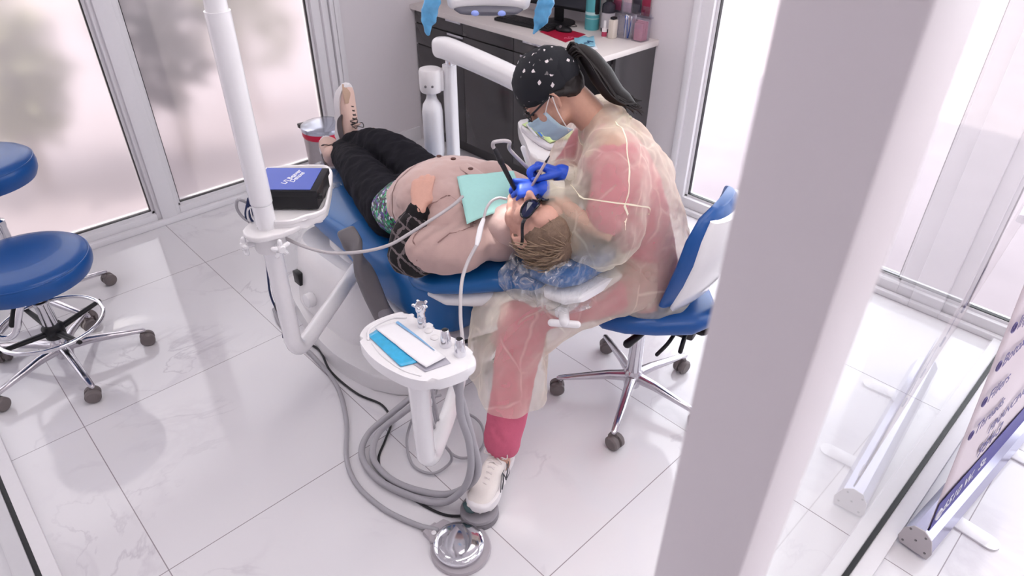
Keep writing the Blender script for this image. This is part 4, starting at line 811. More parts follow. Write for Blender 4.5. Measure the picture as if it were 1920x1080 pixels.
sh = finish('banner_sheet', b, mat('banner_print', (226, 214, 220), .5, vary=.03, bscale=3), t); mods(sh, solid=.0012)
b = nb(); box(b, (.0145, -.0055, .0), (.846, -.0046, .115), M=BF2); finish('purple_band', b, mat('banner_purple', (72, 66, 150), .5), sh, False)
b = nb(); box(b, (.01, -.014, 1.0), (.85, .008, 1.02), .004, M=BF2); finish('top_rail', b, ALU, t)
PUR = mat('print_purple', (104, 96, 148), .5)
TX = BF2 @ Matrix.Rotation(PI/2, 4, 'X')
def btext(s, x, z, size, m=PUR, bold=.0002):
    text('lettering', s, size, TX @ Matrix.Translation((x, z, .0062)), m, sh, extrude=.0003, bold=bold)
btext('Threads', .085, .34, .062); btext('Fillers', .085, .46, .062); btext('Botox', .085, .58, .062); btext('Injectables', .085, .70, .062)
for z in (.362, .482, .602, .722):
    b = nb(); tube(b, [TX @ V((.055+.014*math.cos(a*.5236), z+.014*math.sin(a*.5236), .0062)) for a in range(12)], .0022, seg=6, closed=True); finish('bullet', b, PUR, sh)
btext('FINANCING', .25, .245, .055); btext('954-3', .23, .155, .078, bold=.0012); btext('6510 W.  St.', .075, .035, .062, PWHITE, .001)
b = nb(); tube(b, [TX @ V((.042+.018*math.cos(a*.5236), .055+.018*math.sin(a*.5236), .0062)) for a in range(12)], .004, seg=6, closed=True); finish('bullet', b, PWHITE, sh)
# ================================================================ PEOPLE
def hand(b, W_, d, n_, thumb, curls, k=1., td=None, spread=.0):
    """palm, four unequal fingers bent at each joint and a thumb leaving the side of the palm"""
    W_ = V(W_); d = V(d).normalized(); n_ = V(n_); n_ = (n_-d*n_.dot(d)).normalized(); s = d.cross(n_)*thumb
    tube(b, [W_-d*.02*k, W_+d*.01*k, W_+d*.045*k, W_+d*.082*k], [(.024*k, .019*k), (.027*k, .018*k), (.036*k, .016*k), (.037*k, .012*k)], up=n_, seg=18, power=2.4)
    L_ = (.070, .078, .073, .058); off = (.028, .0095, -.0095, -.0275); st_ = (.082, .086, .083, .076); R_ = (.0086, .0088, .0085, .0076); tips = []
    for i in range(4):
        c = W_+d*st_[i]*k+s*off[i]*k; dd = (d+s*spread*(1.5-i)).normalized(); pts = [c-d*.02*k, c]; ang = 0
        for j, fr in enumerate((.45, .31, .24)):
            ang += math.radians(curls[i][j]); v = dd*math.cos(ang)+n_*math.sin(ang); c = c+v*L_[i]*fr*k; pts.append(c)
        tube(b, pts, [R_[i]*k*q for q in (1.0, 1.08, 1.0, .94, .82)], seg=12, sm=3); tips.append(c)
    c = W_+d*.022*k+s*.026*k+n_*.004*k
    td = V(td).normalized() if td is not None else (d*.75+s*.55+n_*.4).normalized()
    t2 = (td*.85+d*.35+n_*.15).normalized()
    tube(b, [c-td*.012*k, c+td*.03*k, c+td*.055*k+t2*.004*k, c+td*.055*k+t2*.03*k], [.0135*k, .012*k, .0105*k, .0085*k], seg=12, sm=3)
    return tips
def head(b, C, f, u, neck, k=1.):
    C = V(C); f = V(f).normalized(); u = V(u); u = (u-f*u.dot(f)).normalized(); r = f.cross(u); ax = (r, f, u)
    def P(x, y, z): return C+r*x*k+f*y*k+u*z*k
    ell(b, P(0, -.012, .028), (.073*k, .094*k, .084*k), ax); ell(b, P(0, .02, -.03), (.062*k, .068*k, .075*k), ax)
    ell(b, P(0, .045, -.065), (.043*k, .042*k, .04*k), ax); ell(b, P(0, .067, -.092), (.02*k, .018*k, .016*k), ax, 14)
    ell(b, P(0, .06, .05), (.052*k, .03*k, .04*k), ax)
    for s in (-1, 1):
        ell(b, P(s*.042, .052, -.018), (.024*k, .028*k, .026*k), ax, 14); ell(b, P(s*.03, .077, .030), (.024*k, .012*k, .008*k), ax, 12)
        ell(b, P(s*.030, .072, .010), (.014*k, .012*k, .009*k), ax, 12); ell(b, P(s*.045, .03, -.055), (.022*k, .035*k, .025*k), ax, 14)
        tube(b, [P(s*.074, -.002, .026), P(s*.083, -.012, .03), P(s*.086, -.022, .018), P(s*.084, -.02, .0), P(s*.078, -.008, -.022), P(s*.074, -.0, -.026)], .0052*k, sm=3, seg=8)
        ell(b, P(s*.077, -.008, .004), (.0055*k, .014*k, .024*k), ax, 12)
        ell(b, P(s*.013, .096, -.024), (.0075*k, .010*k, .007*k), ax, 10)
    tube(b, [P(0, .084, .018), P(0, .098, -.005), P(0, .109, -.02)], [.0075*k, .009*k, .0125*k], sm=3, seg=10)
    ell(b, P(0, .088, -.049), (.021*k, .009*k, .0055*k), ax, 12); ell(b, P(0, .087, -.060), (.018*k, .009*k, .006*k), ax, 12)
    tube(b, [P(0, -.03, .0), P(0, -.03, -.05), V(neck)], [.055*k, .052*k, .056*k], sm=3, seg=18)
    return P, r, f, u
def child(name, prims, m, parent, voxel=.006, smooth=4, disp=None):
    b = nb(); prims(b); o = finish(name, b, m, parent); mods(o, voxel=voxel, smooth=smooth, disp=disp); return o

# ---------------------------------------------------------------- patient
PB = V((1.30, 1.7, .6))
pat = thing('person', 'person lying on the blue dental chair in a dusty pink vest and black trousers', 'person', tuple(PB))
pf = V((-.10, -.02, 1)).normalized(); pu = V((.04, -.97, -.10)).normalized()
HC = V((1.30, 1.245, .832))
pts = {}
def body(b):
    P, *_ = head(b, HC, pf, pu, (1.315, 1.40, .755)); pts['P'] = P
    X = (1, 0, 0); up = (0, 0, 1)
    tube(b, [(1.315, 1.41, .73), (1.32, 1.52, .725), (1.325, 1.66, .73), (1.33, 1.78, .70), (1.345, 1.95, .65)], [(.11, .06), (.16, .085), (.17, .10), (.17, .09), (.165, .07)], up=up, seg=24, sm=4)
    tube(b, [(1.16, 1.45, .72), (1.48, 1.47, .73)], .06)
    tube(b, [(1.15, 1.46, .72), (1.075, 1.52, .70), (1.048, 1.572, .69)], [.05, .045, .042], sm=3)          # near arm
    tube(b, [(1.048, 1.572, .69), (1.085, 1.595, .76), (1.11, 1.585, .815)], [.042, .036, .027], sm=3)
    tube(b, [(1.49, 1.47, .72), (1.56, 1.60, .68), (1.57, 1.70, .68), (1.47, 1.70, .74), (1.42, 1.68, .77)], [.05, .045, .042, .036, .028], sm=3)
    for q in ([(1.24, 2.02, .64), (1.36, 2.36, .64), (1.49, 2.70, .57)], [(1.45, 2.02, .66), (1.50, 2.36, .68), (1.515, 2.64, .60)]): tube(b, q, [.075, .055, .035], sm=4)
    hand(b, (1.118, 1.588, .838), (.48, .42, .42), (.35, .35, -.85), -1, ((24, 30, 20), (26, 32, 20), (28, 34, 20), (32, 34, 20)), 1.0)
    hand(b, (1.42, 1.68, .775), (-.8, -.1, .0), (-.1, .3, -.9), 1, ((30, 30, 20), (32, 30, 20), (34, 30, 20), (36, 30, 20)), .95)
child('body', body, SKINP, pat, .0045, 3)
VEST = mat('vest_dusty_pink', (196, 167, 161), .9, bump=.25, bscale=240, vary=.03, sheen=.3, bdist=.001)
def vest(b):
    up = (0, 0, 1)
    tube(b, [(1.315, 1.405, .735), (1.318, 1.47, .73), (1.32, 1.58, .745), (1.32, 1.67, .755), (1.33, 1.74, .745), (1.335, 1.80, .72), (1.34, 1.84, .69)], [(.13, .08), (.195, .105), (.205, .13), (.205, .14), (.205, .135), (.20, .12), (.185, .095)], up=up, seg=36, sm=4, power=2.3)
    ell(b, (1.24, 1.60, .80), (.10, .10, .08)); ell(b, (1.43, 1.60, .80), (.10, .10, .085))
    ell(b, (1.34, 1.71, .775), (.17, .12, .105))
    tube(b, [(1.18, 1.43, .73), (1.12, 1.475, .72), (1.085, 1.52, .71)], [.082, .08, .076], sm=4, seg=24)
    tube(b, [(1.47, 1.47, .735), (1.53, 1.56, .72), (1.545, 1.64, .72)], [.085, .085, .082], sm=4, seg=24)
    tube(b, [(1.24, 1.42, .75), (1.31, 1.385, .765), (1.39, 1.42, .76)], [(.045, .05)]*3, sm=4, seg=16)
vs_ = child('vest', vest, VEST, pat, .0065, 10, [(.07, .014), (.16, .03)])
# centre placket, seams and buttons
b = nb(); tube(b, [(1.345, 1.46, .862), (1.345, 1.58, .884), (1.345, 1.67, .892), (1.345, 1.75, .882), (1.345, 1.835, .81)], [(.024, .004)]*5, up=(0, 0, 1), sm=4, seg=12); finish('placket', b, VEST, vs_)
for y, z in ((1.60, .889), (1.69, .896), (1.77, .880)):
    b = nb(); lathe(b, [(0, 0), (.009, 0), (.009, .003), (0, .004)], (1.347, y, z), 18); finish('button', b, mat('button_brown', (92, 62, 56), .35), vs_)
SP = mat('seam_pink', (150, 120, 116), .9)
def collar(b): tube(b, [(1.312, 1.455, .755), (1.31, 1.415, .768), (1.306, 1.375, .782), (1.304, 1.352, .79)], [(.10, .082), (.088, .078), (.079, .072), (.076, .068)], up=(0, 0, 1), seg=30, sm=4)
child('collar', collar, VEST, vs_, .005, 3, [(.05, .008)])
for c_, r_, pts_ in (('hem_seam', .0032, [(1.13, 1.76, .72), (1.13, 1.775, .80), (1.20, 1.79, .88), (1.34, 1.80, .92), (1.46, 1.79, .88)]), ('collar_seam', .0032, [(1.20, 1.435, .74), (1.21, 1.43, .82), (1.26, 1.43, .88), (1.34, 1.43, .90)])):
    b = nb(); tube(b, pts_, r_, sm=12, seg=6); o = finish(c_, b, SP, vs_); w_ = o.modifiers.new('wrap', 'SHRINKWRAP'); w_.target = vs_; w_.offset = .0012; w_.wrap_mode = 'ABOVE_SURFACE'
for pts_ in ([(1.08, 1.45, .78), (1.13, 1.42, .86), (1.22, 1.40, .92), (1.30, 1.40, .93)], [(1.04, 1.56, .76), (1.09, 1.56, .84), (1.16, 1.50, .92), (1.20, 1.41, .92)], [(1.06, 1.52, .72), (1.05, 1.535, .78), (1.08, 1.56, .85), (1.12, 1.575, .88)]):
    b = nb(); tube(b, pts_, .0026, sm=10, seg=6); o = finish('seam', b, SP, vs_); w_ = o.modifiers.new('wrap', 'SHRINKWRAP'); w_.target = vs_; w_.offset = .0012; w_.wrap_mode = 'ABOVE_SURFACE'
# plaid sleeve
def plaid():
    m = bpy.data.materials.new('plaid_fabric'); m.use_nodes = True; nt = m.node_tree; L = nt.links.new; bs = nt.nodes['Principled BSDF']; bs.inputs['Roughness'].default_value = .9
    tc = N(nt, 'ShaderNodeTexCoord'); mp = N(nt, 'ShaderNodeMapping'); mp.inputs['Rotation'].default_value = (.5, .6, .5); L(tc.outputs['Object'], mp.inputs[0]); nz = N(nt, 'ShaderNodeTexNoise', i_Scale=90.)
    L(tc.outputs['Object'], nz.inputs['Vector']); sp = N(nt, 'ShaderNodeSeparateXYZ'); L(mp.outputs[0], sp.inputs[0]); prev = None
    for ax_, per in ((0, .040), (1, .036)):
        a = N(nt, 'ShaderNodeMath', operation='MULTIPLY', i_1=1/per); L(sp.outputs[ax_], a.inputs[0])
        w = N(nt, 'ShaderNodeMath', operation='MULTIPLY_ADD', i_1=.25); L(nz.outputs['Fac'], w.inputs[0]); L(a.outputs[0], w.inputs[2])
        f = N(nt, 'ShaderNodeMath', operation='FRACT'); L(w.outputs[0], f.inputs[0]); s = N(nt, 'ShaderNodeMath', operation='LESS_THAN', i_1=.17); L(f.outputs[0], s.inputs[0])
        if prev is None: prev = s
        else:
            mx = N(nt, 'ShaderNodeMath', operation='MAXIMUM'); L(prev.outputs[0], mx.inputs[0]); L(s.outputs[0], mx.inputs[1]); prev = mx
    mm = N(nt, 'ShaderNodeMix', data_type='RGBA'); mm.inputs[6].default_value = lin((20, 17, 20)); mm.inputs[7].default_value = lin((112, 102, 104)); L(prev.outputs[0], mm.inputs[0]); L(mm.outputs[2], bs.inputs['Base Color']); return m
def sleeve(b):
    tube(b, [(1.085, 1.525, .70), (1.06, 1.55, .685), (1.045, 1.575, .69)], [.068, .066, .064], sm=4, seg=20)
    tube(b, [(1.045, 1.575, .69), (1.075, 1.60, .75), (1.095, 1.59, .785)], [.064, .056, .046], sm=4, seg=20)
child('plaid_sleeve', sleeve, plaid(), pat, .006, 5, [(.04, .014)])
b = nb(); tube(b, [(1.09, 1.59, .775), (1.11, 1.588, .815)], [.044, .036], seg=20); o = finish('sleeve_cuff', b, mat('cuff_black', (18, 16, 20), .9, bump=.5, bscale=90), pat); crumple(o, .006, 70)
def far_sleeve(b): tube(b, [(1.535, 1.58, .71), (1.57, 1.66, .70), (1.51, 1.70, .73), (1.46, 1.69, .75)], [.068, .06, .052, .042], sm=4, seg=20)
child('plaid_sleeve', far_sleeve, plaid(), pat, .006, 5, [(.04, .014)])
# sequin blouse hem
def sequin():
    m = bpy.data.materials.new('sequin_print'); m.use_nodes = True; nt = m.node_tree; L = nt.links.new; bs = nt.nodes['Principled BSDF']; bs.inputs['Roughness'].default_value = .35
    tc = N(nt, 'ShaderNodeTexCoord'); vo = N(nt, 'ShaderNodeTexVoronoi', i_Scale=110.); L(tc.outputs['Object'], vo.inputs['Vector'])
    rgb = N(nt, 'ShaderNodeSeparateColor'); L(vo.outputs['Color'], rgb.inputs[0]); cr_ = N(nt, 'ShaderNodeValToRGB'); cr_.color_ramp.interpolation = 'CONSTANT'
    cols = [(0, (24, 22, 34)), (.25, (30, 140, 84)), (.42, (208, 214, 220)), (.54, (96, 70, 150)), (.70, (20, 90, 66)), (.82, (60, 180, 130)), (.92, (30, 26, 40))]
    el = cr_.color_ramp.elements; el[0].position = 0; el[0].color = lin(cols[0][1]); el[1].position = cols[1][0]; el[1].color = lin(cols[1][1])
    for p_, c_ in cols[2:]:
        e_ = el.new(p_); e_.color = lin(c_)
    L(rgb.outputs[0], cr_.inputs[0]); L(cr_.outputs[0], bs.inputs['Base Color']); return m
def blouse(b): tube(b, [(1.33, 1.79, .69), (1.335, 1.85, .68), (1.34, 1.91, .66)], [(.205, .125), (.205, .115), (.2, .098)], up=(0, 0, 1), seg=36, sm=4, power=2.4)
child('blouse_hem', blouse, sequin(), pat, .006, 6, [(.06, .01)])
TROUS = mat('trousers_black', (22, 21, 29), .85, bump=.2, bscale=220, vary=.1, bdist=.001, spec=.2)
def trousers(b):
    tube(b, [(1.335, 1.88, .65), (1.34, 2.00, .64)], [(.195, .095), (.19, .09)], up=(0, 0, 1), seg=30, power=2.4)
    tube(b, [(1.235, 1.93, .64), (1.30, 2.17, .645), (1.37, 2.40, .63), (1.455, 2.62, .585), (1.485, 2.68, .575)], [.105, .092, .078, .062, .058], sm=4, seg=24)
    tube(b, [(1.44, 1.93, .65), (1.49, 2.17, .675), (1.51, 2.40, .675), (1.515, 2.58, .63), (1.515, 2.63, .615)], [.105, .092, .078, .062, .058], sm=4, seg=24)
child('trousers', trousers, TROUS, pat, .0065, 6, [(.05, .014), (.16, .014)])
SHOEP = mat('shoe_blush', (222, 190, 178), .7, bump=.3, bscale=220, vary=.04, bdist=.001)
SUED = mat('shoe_grey', (96, 88, 90), .8, vary=.1); SOLE = mat('shoe_sole', (236, 232, 234), .6)
def shoe(parent, A, T, up_, k=1, mats=(SHOEW, SOLE), name='shoe'):
    """A heel point on the sole, T toe direction, up_ towards the ankle"""
    T = V(T).normalized(); up_ = V(up_); up_ = (up_-T*up_.dot(T)).normalized(); s = T.cross(up_); A = V(A)
    def Q(x, y, z): return A+T*x*k+s*y*k+up_*z*k
    def up_prims(b):
        tube(b, [Q(.03, 0, .045), Q(.07, 0, .05), Q(.12, .0, .048), Q(.17, .002, .038), Q(.215, .004, .03), Q(.24, .004, .026)], [(.030, .034), (.034, .038), (.038, .034), (.043, .026), (.041, .02), (.03, .014)], up=up_, seg=24, sm=4, power=2.3)
        tube(b, [Q(.035, 0, .04), Q(.03, 0, .075), Q(.028, 0, .092)], [(.034, .034), (.033, .036), (.032, .036)], seg=20, sm=3)
        tube(b, [Q(.085, 0, .078), Q(.10, 0, .098)], [(.024, .006), (.022, .004)], up=T, seg=14)
    up_o = child(name, up_prims, mats[0], parent, .004, 4)
    b = nb(); out = [(-.004, 0), (.0, .022), (.02, .034), (.06, .036), (.11, .036), (.16, .046), (.20, .046), (.235, .034), (.255, .008), (.252, -.014), (.235, -.032), (.2, -.042), (.16, -.042), (.11, -.03), (.06, -.032), (.02, -.032), (.0, -.02)]
    prism(b, out, 0, .028, .008, sm=3, M=Matrix(((T.x*k, s.x*k, up_.x*k, A.x), (T.y*k, s.y*k, up_.y*k, A.y), (T.z*k, s.z*k, up_.z*k, A.z), (0, 0, 0, 1))))
    for v in b.verts:
        x = (v.co-A).dot(T)/k; v.co += up_*(max(0, x-.17)**2*2.2+max(0, .03-x)*.15)*k
    finish('sole', b, mats[1], up_o)
    return up_o, Q
def laces(parent, Q, m, n=5):
    b = nb()
    for i in range(n):
        x = .095+.016*i; z = .0865-.0062*i
        tube(b, [Q(x, -.022, z-.008), Q(x+.006, 0, z+.002), Q(x+.012, .022, z-.012)], .0028, sm=3, seg=6); tube(b, [Q(x+.012, -.022, z-.012), Q(x+.006, 0, z+.003), Q(x, .022, z-.008)], .0028, sm=3, seg=6)
    for s in (-1, 1): tube(b, [Q(.09, 0, .095), Q(.085, s*.025, .105), Q(.10, s*.035, .09), Q(.10, s*.01, .092)], .002, sm=4, seg=6)
    finish('laces', b, m, parent)
LACED = mat('lace_dark', (62, 56, 58), .8); LACEW = mat('lace_white', (226, 218, 216), .8)
so, Q = shoe(pat, (1.50, 2.735, .595), (.22, .05, 1), (.30, -.9, .1), 1.1, (SHOEP, SOLE)); laces(so, Q, LACED)
b = nb(); tube(b, [Q(.02, -.034, .045), Q(.06, -.038, .035), Q(.10, -.039, .03), Q(.13, -.042, .045)], [(.003, .012), (.003, .018), (.003, .014), (.003, .004)], up=(.3, -.9, .1), sm=4, seg=10); tube(b, [Q(.0, 0, .03), Q(-.004, 0, .06)], [.02, .016], seg=12); finish('side_patch', b, SUED, so)
b = nb(); tube(b, [Q(.245, -.01, .03), Q(.22, -.015, .045), Q(.18, -.018, .055)], [(.02, .004), (.03, .004), (.02, .003)], up=(.3, -.9, .1), sm=4, seg=12); finish('toe_patch', b, mat('patch_tan', (190, 160, 140), .8), so)
b = nb(); tube(b, [Q(.03, .02, .098), Q(.05, .05, .12), Q(.08, .075, .12), Q(.06, .08, .10), Q(.02, .06, .095), Q(.02, .03, .095)], .0025, sm=5, seg=6); finish('heel_loop', b, SHOEP, so)
so, Q = shoe(pat, (1.405, 2.66, .50), (.40, .86, .22), (-.1, -.25, 1), .95, (SHOEP, SOLE)); laces(so, Q, LACED)
b = nb(); tube(b, [Q(.0, -.034, .045), Q(.05, -.038, .035), Q(.10, -.039, .03)], [(.003, .012), (.003, .018), (.003, .014)], up=(-.1, -.1, 1), sm=4, seg=10); finish('side_patch', b, SUED, so)
# hair, glasses
P = pts['P']; pr = pf.cross(pu).normalized()
HAIRP = mat('hair_greying_brown', (122, 100, 84), .6, bump=.6, bscale=190, vary=.35, bdist=.002)
def hairp(b):
    ax = (pr, pf, pu); ell(b, P(0, -.022, .052), (.083, .090, .083), ax); ell(b, P(0, -.05, .0), (.078, .062, .075), ax); ell(b, P(0, .02, .085), (.06, .055, .045), ax)
ho = child('hair', hairp, HAIRP, pat, .005, 3, [(.03, .012)])
b = nb(); rnd = random.Random(5)
for k in range(330):
    a = rnd.uniform(-PI, PI); e = rnd.uniform(-.15, 1.0)
    x = math.cos(a)*math.cos(e*1.4); y = math.sin(a)*math.cos(e*1.4); z = math.sin(e*1.4)
    if y > .35 and z < .62: continue
    c = P(x*.084, -.026+y*.09, .052+z*.082); dr = (pr*x+pf*y*.6+pu*(z-1.3)).normalized(); nn = (pr*x+pf*y+pu*z).normalized(); dr = (dr-nn*dr.dot(nn)+pr*rnd.uniform(-.5, .5)).normalized()
    l = rnd.uniform(.03, .065); tube(b, [c-nn*.003, c+dr*l*.5+nn*.005, c+dr*l-nn*.004], [.0022, .002, .0008], seg=5, cap='flat')
finish('hair_strands', b, mat('hair_strand_brown', (140, 118, 98), .55, vary=.35, bscale=30), ho)
GLF = mat('glasses_dark', (22, 24, 32), .2); LENS = bpy.data.materials.new('lens_dark_blue'); LENS.use_nodes = True; LENS.node_tree.nodes['Principled BSDF'].inputs['Base Color'].default_value = lin((26, 34, 70)); LENS.node_tree.nodes['Principled BSDF'].inputs['Roughness'].default_value = .06; LENS.node_tree.nodes['Principled BSDF'].inputs['Alpha'].default_value = .9
def glasses(P_, parent, name, lensm, framem, k=1, w=.0024, wrap=.03, h=.019, lab=None):
    t_ = None; bf = nb()
    lens = []
    for s in (-1, 1):
        ring = []
        for i in range(24):
            a = 2*PI*i/24; x = math.copysign(abs(math.cos(a))**.7, math.cos(a))*.029; z = math.copysign(abs(math.sin(a))**.8, math.sin(a))*h
            X = .035+x; ring.append(P_(s*X*k, (.101-(max(0, X-.02)/.055)**2*wrap)*k, (.014+z)*k))
        tube(bf, ring, w, seg=6, closed=True); lens.append(ring)
        tube(bf, [P_(s*.064, .101-wrap*.65, .02), P_(s*.079, .055, .022), P_(s*.083, .0, .022), P_(s*.081, -.035, .008)], [(w*.8, w*2)]*4, up=P_(0, 0, 1)-P_(0, 0, 0), sm=4, seg=8)
    tube(bf, [P_(-.008, .101, .018), P_(0, .106, .022), P_(.008, .101, .018)], w*1.3, sm=3, seg=6)
    fo = finish(name, bf, framem, parent)
    for ring in lens:
        b = nb(); b.faces.new([b.verts.new(p) for p in ring]); o = finish('lens', b, lensm, fo, False); mods(o, solid=.0012)
    return fo
glasses(P, pat, 'safety_glasses', LENS, GLF, w=.0032, wrap=.045, h=.022)
# bib, cord
BIB = mat('bib_mint', (172, 226, 220), .75, bump=.25, bscale=90, vary=.04)
BQ = [(1.17, 1.415, .86), (1.30, 1.60, .905), (1.46, 1.50, .90), (1.36, 1.375, .855)]
def drape(o, fn):
    for v in o.data.vertices: v.co = fn(v.co)
o = sheet('dental_bib', [(1.165, 1.41, .825), (1.275, 1.585, .888), (1.47, 1.52, .868), (1.375, 1.365, .845)], 0, BIB, nx=20, ny=20, amp=.006, sc=14, th=.0012, bend=lambda s, t_: .020*math.sin(PI*s)*math.sin(PI*t_)+.012*abs(math.sin(PI*s*2))*.3); tag(o, 'mint green dental bib spread over the dusty pink vest under the chin', 'bib')
b = nb()
for (x, y, z) in ((1.285, 1.50, .916), (1.36, 1.475, .916), (1.23, 1.415, .893)): lathe(b, [(0, 0), (.012, 0), (.012, .0015), (0, .0015)], (x, y, z), 20)
for v in b.verts: pass
b.free()
# saliva ejector + cords
hose('saliva_hose', [(.862, 1.078, .60), (.868, 1.085, .70), (0.915, 1.149, 0.745), (0.98, 1.219, 0.785), (1.033, 1.256, 0.81), (1.085, 1.272, 0.845)], .0052, CABLEL, 'pale grey hose running from the instrument holder up to the white saliva ejector')
t = thing('saliva_ejector', 'slim white saliva ejector handle hooked into the corner of the open mouth', 'saliva ejector', (1.12, 1.3, .86))
b = nb(); tube(b, [(1.085, 1.272, .845), (1.10, 1.282, .855), (1.125, 1.30, .872), (1.15, 1.315, .885)], [.006, .0085, .0085, .006], sm=4, seg=14); finish('handle', b, WHITE2, t)
b = nb(); tube(b, [(1.15, 1.315, .885), (1.175, 1.33, .905), (1.20, 1.335, .92), (1.225, 1.33, .925), (1.25, 1.325, .915)], .0042, sm=4, seg=10); finish('straw', b, CABLEL, t)
hose('air_hose', [(0.70, 1.70, .845), (0.736, 1.644, 0.82), (0.789, 1.59, 0.8), (0.869, 1.546, 0.79), (0.94, 1.508, 0.80), (1.0, 1.485, .825), (1.075, 1.465, 0.855), (1.15, 1.46, 0.875), (1.2, 1.47, .885)], .0052, CABLEL, 'pale grey hose sagging from the white pole across the pink vest to the mint bib')

# ---------------------------------------------------------------- hygienist
HB = V((1.66, 1.12, .5))
hyg = thing('person', 'seated person in sheer pale yellow gown over pink scrubs, patterned black cap and blue mask', 'person', tuple(HB))
SCRUB = mat('scrub_pink', (203, 98, 126), .8, bump=.2, bscale=160, vary=.05, bdist=.001)
C2 = V((1.49, 1.37, 1.172)); f2 = (F*.66-UP*.75+Rr*.05).normalized(); u2 = (F*.75+UP*.66).normalized()
SL, EL, WL = V((1.525, 1.14, 1.03)), V((1.435, 1.085, .83)), V((1.345, 1.255, .935))
SR, ER, WR = V((1.72, 1.37, 1.02)), V((1.58, 1.38, .84)), V((1.425, 1.262, .962))
KL, AL = V((1.27, 1.25, .52)), V((1.035, 1.125, .11)); KR, AR = V((1.40, 1.53, .52)), V((1.465, 1.565, .12))
def body2(b):
    P_, *_ = head(b, C2, f2, u2, (1.605, 1.26, 1.06), .98); pts['H'] = P_
    tube(b, [(1.685, 1.12, .56), (1.67, 1.135, .72), (1.645, 1.19, .88), (1.615, 1.245, 1.0), (1.61, 1.255, 1.05)], [(.12, .15), (.10, .12), (.10, .14), (.085, .14), (.05, .06)], up=Rr, sm=4, seg=24)
    tube(b, [SL, V((1.61, 1.25, 1.05)), SR], [.05, .055, .05], sm=4)
    for a_, e_, w_ in ((SL, EL, WL), (SR, ER, WR)): tube(b, [a_, e_, w_], [.046, .038, .026], sm=2)
    for h_p, k_, a_ in ((V((1.61, 1.06, .56)), KL, AL), (V((1.73, 1.2, .56)), KR, AR)):
        tube(b, [h_p, k_], [.085, .062]); tube(b, [k_, a_, a_-UP*.03], [.055, .036, .036])
child('body', body2, SKINH, hyg, .005, 3)
def gloveL(b): pts['gl'] = hand(b, WL, V((-.66, .60, .10)), V((.22, .38, -.88)), -1, ((38, 62, 30), (46, 66, 32), (54, 66, 34), (62, 66, 34)), .90, td=(-.62, .42, .22), spread=.07); tube(b, [WL-V((-.66, .60, .10)).normalized()*.03, WL], [.03, .031])
def gloveR(b): pts['gr'] = hand(b, WR, V((-.60, .56, .34)), V((-.38, -.05, -.92)), 1, ((42, 72, 34), (50, 76, 38), (58, 78, 40), (66, 80, 40)), .92, td=(-.80, .25, -.05), spread=.05); tube(b, [WR-V((-.60, .56, .34)).normalized()*.03, WR], [.03, .031])
child('glove', gloveL, GLOVE, hyg, .0028, 3); child('glove', gloveR, GLOVE, hyg, .0028, 3)
def top(b):
    tube(b, [(1.69, 1.115, .50), (1.685, 1.12, .58), (1.67, 1.135, .72), (1.645, 1.19, .87), (1.62, 1.235, .985), (1.612, 1.253, 1.035)], [(.145, .19), (.14, .18), (.12, .16), (.125, .18), (.10, .165), (.06, .10)], up=Rr, sm=4, seg=30)
    for a_, e_ in ((SL, EL), (SR, ER)): tube(b, [a_-UP*.012, a_.lerp(e_, .78)], [.060, .066], seg=22)
    tube(b, [SL-UP*.015, V((1.61, 1.25, 1.03)), SR-UP*.015], [.056, .05, .056], sm=4)
child('scrub_top', top, SCRUB, hyg, .007, 6, [(.07, .008)])
def pants(b):
    tube(b, [(1.69, 1.115, .53), (1.68, 1.125, .60)], [(.14, .185), (.13, .17)], up=Rr, seg=26)
    tube(b, [V((1.62, 1.06, .565)), V((1.45, 1.16, .55)), KL, KL.lerp(AL, .12)], [.10, .09, .078, .078], sm=4, seg=24)
    tube(b, [KL.lerp(AL, .05), KL.lerp(AL, .5), KL.lerp(AL, .9)], [.078, .070, .063], sm=4, seg=24)
    tube(b, [V((1.73, 1.2, .565)), V((1.58, 1.36, .55)), KR], [.10, .09, .078], sm=4, seg=24); tube(b, [KR, KR.lerp(AR, .5), KR.lerp(AR, .93)], [.078, .070, .065], sm=4, seg=24)
child('trousers', pants, SCRUB, hyg, .007, 5, [(.06, .012), (.2, .02)])
